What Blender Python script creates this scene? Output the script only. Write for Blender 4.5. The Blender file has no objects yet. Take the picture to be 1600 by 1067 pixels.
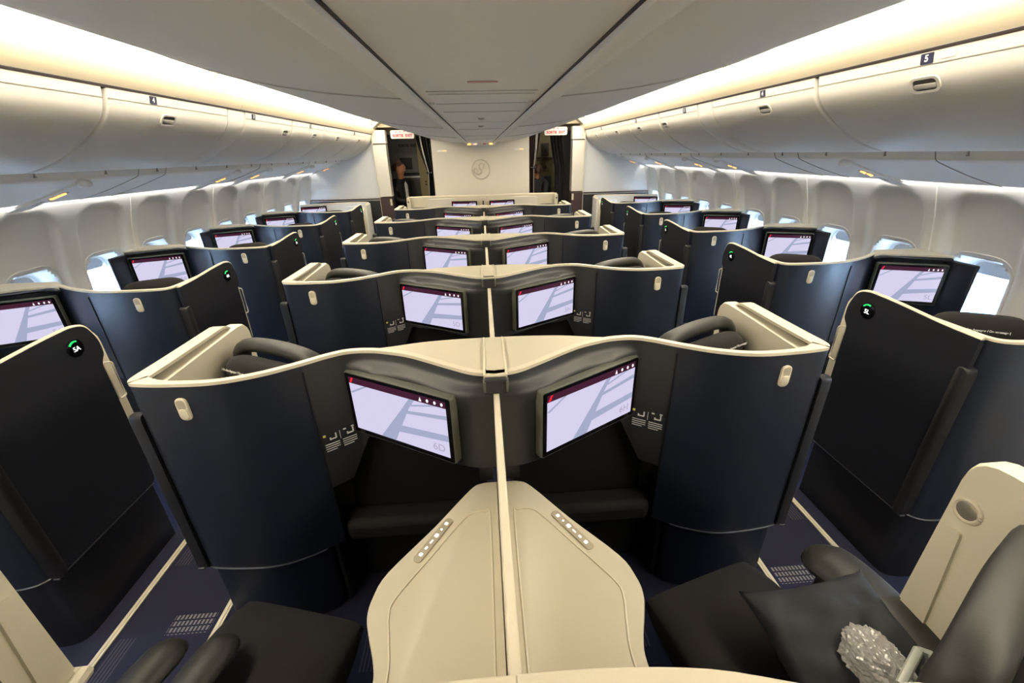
import bpy, bmesh, math, random
from mathutils import Vector, Matrix, noise
random.seed(7)
scene = bpy.context.scene
COL = scene.collection
PI = math.pi

# ------------------------------------------------------------------ camera, world, exposure
def camera():
    yaw, pitch, roll = math.radians(3.42), math.radians(24.15), math.radians(1.4)
    cy, sy, cp, sp = math.cos(yaw), math.sin(yaw), math.cos(pitch), math.sin(pitch)
    fw = Vector((sy*cp, cy*cp, -sp)); rt = Vector((cy, -sy, 0)); dn = fw.cross(rt)
    r2 = rt*math.cos(roll) + dn*math.sin(roll); d2 = dn*math.cos(roll) - rt*math.sin(roll)
    cd = bpy.data.cameras.new('camera'); cd.sensor_width = 36.0; cd.lens = 655/1600*36
    cd.clip_start = 0.02; cd.clip_end = 300
    co = bpy.data.objects.new('camera', cd); COL.objects.link(co)
    m = Matrix.Identity(4)
    for i in range(3):
        m[i][0] = r2[i]; m[i][1] = -d2[i]; m[i][2] = -fw[i]
    m.translation = Vector((-.014, 0, 1.75))
    co.matrix_world = m
    scene.camera = co
camera()

SKY, COVE, WASH = 90.0, 10.6, 13.0
wd = bpy.data.worlds.new('sky'); scene.world = wd; wd.use_nodes = True
wn = wd.node_tree.nodes; wl = wd.node_tree.links
bg = wn['Background']; bg.inputs['Strength'].default_value = SKY
tc = wn.new('ShaderNodeTexCoord'); sx = wn.new('ShaderNodeSeparateXYZ'); cr = wn.new('ShaderNodeValToRGB')
wl.new(tc.outputs['Generated'], sx.inputs[0]); wl.new(sx.outputs['Z'], cr.inputs[0])
cr.color_ramp.elements[0].position = 0.0; cr.color_ramp.elements[0].color = (.80, .91, 1, 1)
cr.color_ramp.elements[1].position = .6; cr.color_ramp.elements[1].color = (.45, .68, 1, 1)
wl.new(cr.outputs[0], bg.inputs['Color'])
vs = scene.view_settings
vs.view_transform = 'Standard'; vs.look = 'None'; vs.exposure = 0.22; vs.gamma = 1.0; vs.use_curve_mapping = False
scene.cycles.use_denoising = True
scene.cycles.max_bounces = 8; scene.cycles.diffuse_bounces = 5
scene.cycles.sample_clamp_indirect = 8.0

# ------------------------------------------------------------------ materials
MATS = {}
def mat(name, col, rough=.5, metal=0, emit=None, es=0, noise_amt=0, scale=200, bump=0, trans=0, spec=.5, alpha=1, coat=0):
    m = bpy.data.materials.new(name); m.use_nodes = True
    nt = m.node_tree; b = nt.nodes['Principled BSDF']
    b.inputs['Base Color'].default_value = (*col, 1); b.inputs['Roughness'].default_value = rough
    b.inputs['Metallic'].default_value = metal; b.inputs['Specular IOR Level'].default_value = spec
    if emit:
        b.inputs['Emission Color'].default_value = (*emit, 1); b.inputs['Emission Strength'].default_value = es
    if trans: b.inputs['Transmission Weight'].default_value = trans
    if alpha < 1: b.inputs['Alpha'].default_value = alpha
    if coat: b.inputs['Coat Weight'].default_value = coat
    if noise_amt or bump:
        t = nt.nodes.new('ShaderNodeTexCoord'); n = nt.nodes.new('ShaderNodeTexNoise')
        n.inputs['Scale'].default_value = scale; n.inputs['Detail'].default_value = 3
        nt.links.new(t.outputs['Object'], n.inputs['Vector'])
        if noise_amt:
            r = nt.nodes.new('ShaderNodeMapRange')
            r.inputs['To Min'].default_value = 1-noise_amt; r.inputs['To Max'].default_value = 1+noise_amt
            mx = nt.nodes.new('ShaderNodeMix'); mx.data_type = 'RGBA'; mx.blend_type = 'MULTIPLY'
            mx.inputs['Factor'].default_value = 1; mx.inputs[6].default_value = (*col, 1)
            nt.links.new(n.outputs['Fac'], r.inputs['Value']); nt.links.new(r.outputs[0], mx.inputs[7])
            nt.links.new(mx.outputs[2], b.inputs['Base Color'])
        if bump:
            bp = nt.nodes.new('ShaderNodeBump'); bp.inputs['Strength'].default_value = bump; bp.inputs['Distance'].default_value = .002
            nt.links.new(n.outputs['Fac'], bp.inputs['Height']); nt.links.new(bp.outputs[0], b.inputs['Normal'])
    MATS[name] = m
    return m
mat('navy', (.010, .0135, .025), .38, noise_amt=.15, scale=900, bump=.06)
mat('charcoal', (.023, .024, .027), .42, noise_amt=.15, scale=900, bump=.06)
mat('door_black', (.006, .007, .013), .5, noise_amt=.2, scale=900, bump=.06)
mat('black', (.006, .006, .008), .5)
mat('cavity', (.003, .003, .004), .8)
mat('cream', (.60, .55, .43), .42, noise_amt=.03, scale=300)
mat('trim_cream', (.68, .62, .49), .38)
mat('liner', (.72, .67, .53), .5, noise_amt=.02)
mat('ceiling', (.80, .77, .71), .55, noise_amt=.02, scale=60)
mat('bin', (.62, .60, .555), .42, noise_amt=.02, scale=60)
mat('valance', (.60, .525, .39), .5)
mat('sidewall', (.84, .83, .80), .55, noise_amt=.02, scale=80)
mat('reveal', (.84, .83, .80), .45)
mat('psu', (.82, .82, .81), .5)
mat('bulkhead', (.62, .59, .515), .5, noise_amt=.02, scale=40)
mat('bulkhead_white', (.74, .74, .735), .5, noise_amt=.02, scale=40)
mat('emblem', (.50, .47, .40), .4)
mat('silver', (.22, .22, .24), .4, metal=1)
mat('track', (.50, .46, .36), .45)
mat('gap', (.05, .035, .03), .8)
mat('seam', (.30, .28, .25), .8)
mat('ceiling_seam', (.48, .46, .42), .8)
mat('groove', (.42, .37, .27), .6)
mat('leather', (.028, .027, .024), .5, bump=.12, scale=250)
mat('cloth', (.016, .0135, .0135), .95, noise_amt=.3, scale=700, bump=.2)
mat('cloth_grey', (.024, .024, .026), .85, noise_amt=.25, scale=700, bump=.2)
mat('pillow', (.018, .021, .026), .7, noise_amt=.25, scale=40, bump=.1)
mat('bezel', (.10, .105, .085), .4)
mat('glass_black', (.004, .004, .005), .12)
mat('screen', (.0, .0, .0), .2, emit=(.74, .70, .93), es=.78)
mat('screen_shade', (.0, .0, .0), .2, emit=(.40, .44, .62), es=.80)
mat('screen_bar', (.0, .0, .0), .2, emit=(.09, .02, .05), es=.55)
mat('screen_icon', (.0, .0, .0), .2, emit=(1, 1, 1), es=1.0)
mat('screen_red', (.0, .0, .0), .2, emit=(1, .02, .03), es=.9)
mat('screen_number', (.0, .0, .0), .2, emit=(.42, .38, .52), es=.9)
mat('badge_green', (.0, .1, .02), .3, emit=(.02, .75, .16), es=.9)
mat('badge_text', (.8, .8, .8), .3, emit=(.95, .95, 1), es=.9)
mat('print_white', (.62, .62, .60), .6)
mat('print_yellow', (.70, .62, .15), .6)
mat('latch', (.66, .61, .48), .35)
mat('latch_dark', (.42, .38, .29), .4)
mat('button', (.50, .46, .40), .15, metal=.6)
mat('handle_recess', (.07, .065, .06), .5)
mat('handle_grey', (.30, .29, .27), .4)
mat('placard', (.02, .02, .05), .4)
mat('amber', (.3, .1, .02), .4, emit=(1, .42, .10), es=2.2)
mat('amber_soft', (.6, .4, .3), .4, emit=(1, .62, .45), es=1.0)
mat('exit_white', (.55, .53, .49), .5, emit=(1, .93, .80), es=.12)
mat('exit_red', (.45, .03, .05), .5)
mat('sign_white', (.8, .8, .78), .4)
mat('pink_mark', (.55, .32, .30), .5)
mat('cove', (.9, .88, .8), .6, emit=(1, .89, .70), es=COVE)
mat('wash', (.9, .9, .9), .6, emit=(1, .96, .90), es=WASH)
mat('galley_fill_glow', (.9, .9, .9), .6, emit=(1, .90, .75), es=9)
mat('galley_grey', (.20, .19, .185), .5)
mat('galley_beige', (.42, .35, .17), .5)
mat('galley_olive', (.32, .27, .13), .5, noise_amt=.3, scale=20)
mat('galley_dark', (.02, .017, .016), .6)
mat('curtain', (.010, .010, .016), .85)
mat('curtain_stripe', (.50, .48, .45), .8)
mat('maroon', (.05, .028, .03), .7)
mat('skin', (.45, .20, .10), .55)
mat('hair', (.06, .028, .015), .5)
mat('uniform', (.008, .008, .014), .7)
mat('blouse', (.55, .55, .55), .7)
mat('led', (0, .3, .1), .4, emit=(.1, 1, .35), es=4)
mat('plastic_clear', (.85, .83, .80), .06, trans=.6, bump=.6, scale=22)
mat('plastic_grey', (.36, .38, .34), .3)
mat('shade', (.50, .49, .47), .6)
mat('seal', (.35, .35, .36), .6)
mat('truck_white', (.85, .86, .88), .4)
mat('truck_glass', (.012, .05, .08), .1)
mat('tyre', (.02, .02, .02), .8)
mat('terminal', (.75, .76, .80), .6)
mat('terminal_glass', (.02, .04, .08), .15)
mat('apron', (.52, .53, .54), .8, noise_amt=.1, scale=.4)
mat('hull', (.5, .5, .5), .7)
# window pane: a real thin clear pane
pm = bpy.data.materials.new('pane'); pm.use_nodes = True
nt = pm.node_tree; nt.nodes.remove(nt.nodes['Principled BSDF'])
tr = nt.nodes.new('ShaderNodeBsdfTransparent'); gl = nt.nodes.new('ShaderNodeBsdfGlossy'); mxs = nt.nodes.new('ShaderNodeMixShader')
gl.inputs['Roughness'].default_value = .02; mxs.inputs[0].default_value = .06; tr.inputs[0].default_value = (.96, .98, 1, 1)
nt.links.new(tr.outputs[0], mxs.inputs[1]); nt.links.new(gl.outputs[0], mxs.inputs[2]); nt.links.new(mxs.outputs[0], nt.nodes['Material Output'].inputs[0])
MATS['pane'] = pm
# carpet: navy weave with patches of grey dashes
cm = bpy.data.materials.new('carpet'); cm.use_nodes = True
nt = cm.node_tree; b = nt.nodes['Principled BSDF']; b.inputs['Roughness'].default_value = .95
b.inputs['Specular IOR Level'].default_value = .1
def math_node(op, a, bb=None, c=None):
    n = nt.nodes.new('ShaderNodeMath'); n.operation = op
    for i, v in enumerate((a, bb, c)):
        if v is None: continue
        if isinstance(v, (int, float)): n.inputs[i].default_value = v
        else: nt.links.new(v, n.inputs[i])
    return n.outputs[0]
t = nt.nodes.new('ShaderNodeTexCoord'); sp_ = nt.nodes.new('ShaderNodeSeparateXYZ'); nt.links.new(t.outputs['Object'], sp_.inputs[0])
X, Y = sp_.outputs['X'], sp_.outputs['Y']
def cell(period, off, width, v):     # 1 inside a strip repeated along v
    f = math_node('FRACT', math_node('DIVIDE', math_node('ADD', v, off), period))
    return math_node('LESS_THAN', f, width/period)
dash = math_node('MULTIPLY', cell(.016, 0, .009, X), cell(.026, 0, .019, Y))
patch1 = math_node('MULTIPLY', cell(.53, -1.16, .085, Y), cell(1.0, -1.215+2, .17, math_node('ABSOLUTE', X)))
lines = math_node('MULTIPLY', cell(.014, 0, .006, X), math_node('MULTIPLY', cell(.53, -.96, .20, Y), cell(1.0, -1.49+2, .07, math_node('ABSOLUTE', X))))
mask = math_node('ADD', math_node('MULTIPLY', dash, patch1), math_node('MULTIPLY', lines, .22))
nz = nt.nodes.new('ShaderNodeTexNoise'); nz.inputs['Scale'].default_value = 500; nt.links.new(t.outputs['Object'], nz.inputs['Vector'])
mx = nt.nodes.new('ShaderNodeMix'); mx.data_type = 'RGBA'
nt.links.new(mask, mx.inputs['Factor']); mx.inputs[6].default_value = (.026, .027, .052, 1); mx.inputs[7].default_value = (.22, .21, .22, 1)
mx2 = nt.nodes.new('ShaderNodeMix'); mx2.data_type = 'RGBA'; mx2.blend_type = 'MULTIPLY'; mx2.inputs['Factor'].default_value = .5
nt.links.new(mx.outputs[2], mx2.inputs[6]); nt.links.new(nz.outputs['Fac'], mx2.inputs[7]); nt.links.new(mx2.outputs[2], b.inputs['Base Color'])
MATS['carpet'] = cm

# ------------------------------------------------------------------ mesh builder
def smooth_path(pts, n=6, closed=False):
    """Catmull-Rom through the points."""
    P = [Vector(p) for p in pts]; out = []; N = len(P)
    for i in range(N if closed else N-1):
        p0 = P[(i-1) % N] if (closed or i > 0) else P[0]*2-P[1]
        p1, p2 = P[i], P[(i+1) % N]
        p3 = P[(i+2) % N] if (closed or i < N-2) else P[-1]*2-P[-2]
        for j in range(n):
            u = j/n
            out.append(.5*((2*p1)+(p2-p0)*u+(2*p0-5*p1+4*p2-p3)*u*u+(3*p1-p0-3*p2+p3)*u**3))
    if not closed: out.append(P[-1].copy())
    return out
def round_poly(pts, r, n=5):
    """Closed 2-D polygon with rounded corners; r a number or one per corner."""
    N = len(pts); out = []
    for i in range(N):
        p = Vector(pts[i]); a = Vector(pts[i-1])-p; c = Vector(pts[(i+1) % N])-p
        rr = r[i] if isinstance(r, (list, tuple)) else r
        rr = min(rr, a.length*.49, c.length*.49)
        if rr <= 1e-5: out.append(p); continue
        A = p+a.normalized()*rr; B = p+c.normalized()*rr
        for j in range(n+1):
            u = j/n; out.append(A*(1-u)**2+p*2*u*(1-u)+B*u*u)
    return out
def rrect(w, h, r, n=5): return round_poly([(-w/2, -h/2), (w/2, -h/2), (w/2, h/2), (-w/2, h/2)], r, n)
class MB:
    def __init__(s): s.v = []; s.f = []; s.m = []; s.cur = 0; s.names = []; s.tf = None
    def use(s, name):
        if name not in s.names: s.names.append(name)
        s.cur = s.names.index(name); return s
    def add(s, verts, faces):
        o = len(s.v)
        s.v += [tuple(s.tf(Vector(p)) if s.tf else p) for p in verts]
        for f in faces: s.f.append([i+o for i in f]); s.m.append(s.cur)
    def box(s, c, d, R=None):
        x, y, z = d[0]/2, d[1]/2, d[2]/2
        vs_ = [Vector((sx*x, sy*y, sz*z)) for sx in (-1, 1) for sy in (-1, 1) for sz in (-1, 1)]
        if R: vs_ = [R @ v for v in vs_]
        s.add([v+Vector(c) for v in vs_], [(0, 1, 3, 2), (4, 6, 7, 5), (0, 4, 5, 1), (2, 3, 7, 6), (0, 2, 6, 4), (1, 5, 7, 3)])
    def loft(s, rings, caps=True, closed=True):
        n = len(rings[0]); vs_ = [Vector(p) for r in rings for p in r]; fs = []
        for k in range(len(rings)-1):
            for i in range(n if closed else n-1):
                j = (i+1) % n; fs.append((k*n+i, k*n+j, (k+1)*n+j, (k+1)*n+i))
        if caps and closed: fs += [tuple(range(n)), tuple(range((len(rings)-1)*n, len(rings)*n))]
        s.add(vs_, fs)
    def plate(s, o, ux, uy, poly, d0, d1, inset=0):
        """Extruded 2-D outline in the plane o,ux,uy; from d0 to d1 along the normal; softened far edge."""
        o, ux, uy = Vector(o), Vector(ux).normalized(), Vector(uy).normalized(); nrm = ux.cross(uy)
        P = [Vector(p) for p in poly]; c = sum(P, Vector((0, 0)))/len(P)
        R = lambda d, k: [o+ux*(c.x+(p.x-c.x)*k)+uy*(c.y+(p.y-c.y)*k)+nrm*d for p in P]
        if inset:
            w = max(p.x for p in P)-min(p.x for p in P); k = 1-2*inset/w
            s.loft([R(d0, 1), R(d1-(d1-d0)*.3, 1), R(d1, k)])
        else: s.loft([R(d0, 1), R(d1, 1)])
    def tube(s, path, r, n=8, flat=1.0, caps=True, up=(0, 0, 1)):
        P = [Vector(p) for p in path]; rings = []
        for i, p in enumerate(P):
            t_ = (P[min(i+1, len(P)-1)]-P[max(i-1, 0)]).normalized()
            a = t_.cross(Vector(up));
            if a.length < 1e-4: a = t_.cross(Vector((1, 0, 0)))
            a.normalize(); b_ = a.cross(t_).normalized(); rr = r[i] if isinstance(r, (list, tuple)) else r
            rings.append([p+a*math.cos(2*PI*k/n)*rr+b_*math.sin(2*PI*k/n)*rr*flat for k in range(n)])
        s.loft(rings, caps)
    def ball(s, c, r, n=10, m=8, e=1.0):
        rings = []
        if not isinstance(r, (tuple, list)): r = (r, r, r)
        for k in range(m+1):
            a = -PI/2+PI*k/m; a = max(min(a, PI/2-.05), -PI/2+.05)
            sp2 = lambda x: math.copysign(abs(x)**e, x)
            rings.append([(c[0]+r[0]*sp2(math.cos(a))*sp2(math.cos(2*PI*i/n)), c[1]+r[1]*sp2(math.cos(a))*sp2(math.sin(2*PI*i/n)), c[2]+r[2]*sp2(math.sin(a))) for i in range(n)])
        s.loft(rings)
    def build(s, name, matname=None, parent=None, smooth=True, bevel=0, sub=0, angle=40):
        names = s.names or [matname]
        me = bpy.data.meshes.new(name)
        off = parent_loc(parent)
        me.from_pydata([Vector(v)-off for v in s.v], [], s.f)
        for n in names: me.materials.append(MATS[n])
        me.polygons.foreach_set('material_index', s.m)
        bm = bmesh.new(); bm.from_mesh(me); bmesh.ops.recalc_face_normals(bm, faces=bm.faces); bm.to_mesh(me); bm.free()
        me.polygons.foreach_set('use_smooth', [smooth]*len(me.polygons))
        if smooth: me.set_sharp_from_angle(angle=math.radians(angle))
        me.update()
        o = bpy.data.objects.new(name, me); COL.objects.link(o)
        if parent: o.parent = parent
        if bevel:
            bv = o.modifiers.new('bevel', 'BEVEL'); bv.width = bevel; bv.segments = 3; bv.limit_method = 'ANGLE'; bv.angle_limit = math.radians(35)
        if sub:
            sm_ = o.modifiers.new('sub', 'SUBSURF'); sm_.levels = sub; sm_.render_levels = sub
        return o
def parent_loc(p):
    v = Vector((0, 0, 0))
    while p: v += p.location; p = p.parent
    return v
def tag(o, label, cat, group=None, kind=None):
    o['label'] = label; o['category'] = cat
    if group: o['group'] = group
    if kind: o['kind'] = kind
    return o
def structure(o): o['kind'] = 'structure'; return o
def thing(name, label, cat, loc, group=None):
    o = bpy.data.objects.new(name, None); COL.objects.link(o); o.location = loc; o.empty_display_size = .1
    return tag(o, label, cat, group)
def kids(o): return [c for c in bpy.data.objects if c.parent == o]
def copy_tree(o, parent=None):
    c = o.copy(); COL.objects.link(c)
    if parent: c.parent = parent
    for ch in CH.get(o.name, None) or kids(o): copy_tree(ch, c)
    return c
CH = {}
def text(s, o, ux, uy, h, name, matname, parent, depth=.0008, align='CENTER', bold=0):
    """Lettering as a mesh lying in the plane o,ux,uy."""
    cu = bpy.data.curves.new('lettering', 'FONT'); cu.body = s; cu.size = h; cu.align_x = align; cu.align_y = 'CENTER'; cu.extrude = depth; cu.offset = bold
    tmp = bpy.data.objects.new('lettering', cu); COL.objects.link(tmp)
    dg = bpy.context.evaluated_depsgraph_get(); dg.update()
    me = bpy.data.meshes.new_from_object(tmp.evaluated_get(dg))
    bpy.data.objects.remove(tmp); me.name = name
    ux, uy = Vector(ux).normalized(), Vector(uy).normalized(); n = ux.cross(uy); off = parent_loc(parent)
    for v in me.vertices: v.co = Vector(o)+ux*v.co.x+uy*v.co.y+n*v.co.z-off
    me.materials.clear(); me.materials.append(MATS[matname])
    ob = bpy.data.objects.new(name, me); COL.objects.link(ob)
    if parent: ob.parent = parent
    return ob

PITCH, Y0 = 1.09, 1.107
# ================================================================== SHELL OF THE CABIN
Z_HEAD = 7.2
def extrude_y(mb, prof, y0, y1, closed=False, n=1):
    rings = [[(p[0], y0+(y1-y0)*k/n, p[1]) for p in prof] for k in range(n+1)]
    mb.loft(rings, closed, closed)
# floor
m = MB(); m.box((0, 3, -.02), (5.7, 13.6, .04)); structure(m.build('floor', 'carpet', smooth=False))
i = 0
for sx_ in (-1, 1):
    for xt, w in ((1.587, .026), (1.181, .026)):
        i += 1
        m = MB(); m.box((sx_*xt, 3, .004), (w, 12.4, .008)); m.box((sx_*xt, 3, .009), (w*.3, 12.4, .004)); structure(m.build('trim_%d' % i, 'track', bevel=.002))
# ceiling
CE = [(0, 1.905), (.10, 1.906), (.19, 1.912)]
CS = [(.21, 1.915), (.36, 1.925), (.55, 1.945), (.75, 1.982), (.98, 2.055), (1.15, 2.13), (1.255, 2.19), (1.275, 2.205), (1.27, 2.222), (1.0, 2.24)]
m = MB().use('ceiling')
prof = [(-x, z) for x, z in CE[::-1]] + CE[1:]
extrude_y(m, prof, -3, Z_HEAD)
for sx_ in (-1, 1): extrude_y(m, [(sx_*x, z) for x, z in smooth_path(CS, 3)], -3, 8.9)
m.use('ceiling_seam')
for y in (1.30, 1.36, 1.60, 1.90, 2.5, 3.2, 4.3, 5.4):      # crosswise joints in the centre panel
    m.box((0, y, 1.9045), (.30, .005, .002))
structure(m.build('ceiling', angle=30))
m = MB()
for sx_ in (-1, 1):
    for y in (1.55, 3.2, 5.0):
        pts = [(sx_*(p.x), y, p.y-.0015) for p in smooth_path(CS[:6], 3)]
        m.tube(pts, .0022, 4)
structure(m.build('trim_ceiling_joints', 'ceiling_seam'))
n_ = 0
for sx_ in (-1, 1):
    m = MB().use('ceiling')
    extrude_y(m, [(sx_*x, z) for x, z in ((.188, 1.912), (.190, 1.901), (.205, 1.894), (.226, 1.896), (.238, 1.906), (.240, 1.918))], -3, Z_HEAD)
    m.use('gap'); m.box((sx_*.1855, 2.1, 1.9105), (.005, 10.2, .003))
    n_ += 1; structure(m.build('trim_ceiling_track' if n_ == 1 else 'trim_ceiling_track_right'))

# sidewalls with recessed scallops and window openings
WY = [2.15+.5334*k for k in range(-2, 10)]
ZC, HW, HH = .945, .150, .205
def wall_x(z): 
    P = [(0, 2.70), (.5, 2.745), (.8, 2.765), (1.1, 2.74), (1.35, 2.685), (1.56, 2.615)]
    for (a, xa), (b_, xb) in zip(P, P[1:]):
        if z <= b_: u = (z-a)/(b_-a); return xa+(xb-xa)*u
    return P[-1][1]
def sdf(dx, dz, w, h, r):
    qx, qz = abs(dx)-w+r, abs(dz)-h+r
    return math.hypot(max(qx, 0), max(qz, 0))+min(max(qx, qz), 0)-r
def recess(y, z):
    k = round((y-2.15)/.5334); dx = y-(2.15+.5334*k)
    d = sdf(dx, z-.95, .195+.02*min(max((1.5-z), 0), .6), .535, .13)
    u = min(max((-d+.004)/.022, 0), 1); u = u*u*(3-2*u)
    return .035*u
for sx_, nm in ((-1, 'wall_left'), (1, 'wall_right')):
    ys = [-1.5+.0178*k for k in range(int((Z_HEAD+1.5)/.0178)+2)]
    zs = [0, .2, .4, .55]+[.6+.019*k for k in range(51)]
    vs_ = []; fs = []
    for y in ys:
        for z in zs: vs_.append((sx_*(wall_x(z)+recess(y, z)), y, z))
    nz_ = len(zs)
    for a in range(len(ys)-1):
        for c in range(nz_-1):
            y, z = (ys[a]+ys[a+1])/2, (zs[c]+zs[c+1])/2
            k = round((y-2.15)/.5334)
            if 0 <= k+2 < len(WY) and sdf(y-(2.15+.5334*k), z-ZC, HW+.010, HH+.010, .11) < 0: continue
            fs.append((a*nz_+c, a*nz_+c+1, (a+1)*nz_+c+1, (a+1)*nz_+c))
    m = MB(); m.add(vs_, fs)
    structure(m.build(nm, 'sidewall', angle=80))
    m = MB()
    for k in range(-1, 5):            # panel joints, every second window
        y = 2.15+.5334*(2*k+.5)+(0 if sx_ < 0 else 0)
        m.tube([(sx_*(wall_x(z)-.001), y, z) for z in (.6, .9, 1.1, 1.35, 1.555)], .006, 6)
    structure(m.build('trim_joint_left' if sx_ < 0 else 'trim_joint_right', 'sidewall'))
# windows
def super_ring(cy_, cz_, w, h, depth, sx_, follow=True):
    out = []
    for q in rrect(2*w, 2*h, .10+(w-.15), 9):
        z = cz_+q.y
        out.append((sx_*((wall_x(z)+.035 if follow else wall_x(ZC)+.035)+depth), cy_+q.x, z))
    return out
wi = 0
for sx_ in (-1, 1):
    for k, y in enumerate(WY):
        if y < 1.3: continue
        wi += 1
        root = bpy.data.objects.new('window_%d' % wi, None); COL.objects.link(root); root.location = (sx_*2.8, y, ZC); structure(root)
        m = MB().use('reveal')
        R = [super_ring(y, ZC, w, h, d, sx_, follow=fl) for w, h, d, fl in
             ((.180, .235, .002, 1), (.177, .232, -.006, 1), (.164, .219, -.006, 1), (.158, .212, .003, 1), (.150, .203, .012, 1), (.138, .190, .05, 0), (.130, .182, .085, 0), (.122, .172, .088, 0), (.118, .168, .13, 0))]
        m.loft(R, caps=False)
        m.build('window_frame', parent=root, angle=60)
        m = MB(); m.loft([super_ring(y, ZC, .125, .175, .092, sx_, follow=0), super_ring(y, ZC, .121, .171, .098, sx_, follow=0)], caps=False); m.build('seal', 'seal', root)
        m = MB(); m.loft([super_ring(y, ZC, .120, .170, .118, sx_, follow=0), super_ring(y, ZC, .120, .170, .121, sx_, follow=0)]); m.build('pane', 'pane', root, smooth=False)
        m = MB(); xs_ = sx_*(wall_x(ZC)+.035+.105)
        m.plate((xs_, y, ZC+.135), (0, 1, 0), (0, 0, 1), rrect(.236, .075, .028), -.002, .002); m.build('window_shade', 'shade', root)
# outer skin, out of view, added to stop light leaking in
m = MB()
prof = [(2.98, 1.36)]+[(3.0*math.cos(a)*.99, .95+1.9*math.sin(a)) for a in [PI*(.09+.82*t_/20) for t_ in range(21)]]+[(-2.98, 1.36)]
extrude_y(m, prof, -3, 9.7)
for sx_ in (-1, 1): extrude_y(m, [(sx_*3.0, .52), (sx_*2.9, 0), (sx_*2.4, -.6)], -3, 9.7)
extrude_y(m, [(-2.45, -.55), (2.45, -.55)], -3, 9.7)
structure(m.build('wall_hull', 'hull'))
m = MB(); m.box((0, -1.55, 1.2), (6.0, .04, 2.9)); structure(m.build('wall_light_block', 'bulkhead'))  # added wall, keeps outside light out where the cabin really continues

# ------------------------------------------------------------------ bulkheads
m = MB().use('bulkhead'); m.box((0, Z_HEAD+.03, 1.1), (1.52, .06, 2.2))
m.use('maroon'); m.box((0, Z_HEAD-.01, .55), (1.52, .04, 1.16))
structure(m.build('wall_front', bevel=.006))
for sx_, nm in ((-1, 'wall_front_left'), (1, 'wall_front_right')):
    m = MB().use('bulkhead_white'); m.box((sx_*2.2, Z_HEAD+.03, 1.1), (1.18, .06, 2.3))
    m.use('charcoal'); m.box((sx_*2.2, Z_HEAD-.008, .56), (1.18, .03, 1.1))
    structure(m.build(nm, bevel=.004))
    root = bpy.data.objects.new('wall_pillar_left' if sx_ < 0 else 'wall_pillar_right', None); COL.objects.link(root); root.location = (sx_*1.51, Z_HEAD, 0); structure(root)
    m = MB().use('bulkhead')
    m.box((sx_*1.515, Z_HEAD-.05, 1.545), (.185, .16, .75)); m.box((sx_*1.515, Z_HEAD-.03, 2.02), (.19, .14, .18))
    m.build('upper_panel', parent=root, bevel=.006)
    m = MB().use('maroon'); m.box((sx_*1.515, Z_HEAD-.06, .58), (.19, .17, 1.16)); m.build('lower_panel', parent=root, bevel=.006)
    m = MB(); m.box((sx_*1.614, Z_HEAD-.05, 1.02), (.012, .17, 2.0)); m.build('edge_strip', 'trim_cream', root, bevel=.003)
    m = MB(); m.plate((sx_*1.445, Z_HEAD-.146, 1.09), (1, 0, 0), (0, 0, 1), rrect(.03, .10, .015), 0, .008); m.build('latch', 'latch', root)
    m = MB(); m.box((sx_*1.515, Z_HEAD-.133, 1.925), (.185, .012, .012)); m.build('shadow_gap', 'gap', root)
    m = MB(); m.box((sx_*2.18, Z_HEAD-.012, 1.135), (1.12, .02, .014)); structure(m.build('baseboard_left' if sx_ < 0 else 'baseboard_right', 'maroon'))
# header above each doorway
for sx_, nm in ((-1, 'wall_header_left'), (1, 'wall_header_right')):
    m = MB(); m.box((sx_*1.18, Z_HEAD+.30, 2.20), (.90, .60, .10)); structure(m.build(nm, 'valance', bevel=.01))
# emblem on the centre bulkhead: a ring with a winged sea creature in low relief
em = thing('wall_emblem', 'round cream relief emblem in the middle of the front bulkhead', 'emblem', (-.01, Z_HEAD, 1.53))
def arc(cx_, cz_, r, a0, a1, n, y): return [(cx_+r*math.cos(a0+(a1-a0)*k/n), y, cz_+r*math.sin(a0+(a1-a0)*k/n)) for k in range(n+1)]
m = MB(); m.tube(arc(-.01, 1.53, .140, 0, 2*PI, 40, Z_HEAD-.002), .011, 8); m.build('ring', 'emblem', em)
m = MB(); rel = Z_HEAD-.002
cx_, cz_ = -.01, 1.53
m.tube([(cx_-.02+dx, rel, cz_+dz) for dx, dz in [(v.x, v.y) for v in smooth_path([(.055, .075), (.02, .09), (-.005, .06), (.0, .02), (.03, -.02), (.015, -.06), (-.04, -.07), (-.085, -.04), (-.09, .0), (-.065, .02), (-.05, .0)], 5)]], [.006+.010*math.sin(PI*k/50) for k in range(51)], 6)
for q in range(4):
    m.tube([(cx_+.02, rel, cz_+.0+.008*q), (cx_+.055, rel, cz_+.02+.02*q), (cx_+.095-.006*q, rel, cz_+.01+.032*q)], [.004, .008, .003], 6)
for q in range(3):
    m.tube([(cx_-.03, rel, cz_-.01), (cx_-.06, rel, cz_+.0-.02*q), (cx_-.09+.01*q, rel, cz_-.015-.025*q)], [.004, .006, .002], 6)
m.build('relief_figure', 'emblem', em)

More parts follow.
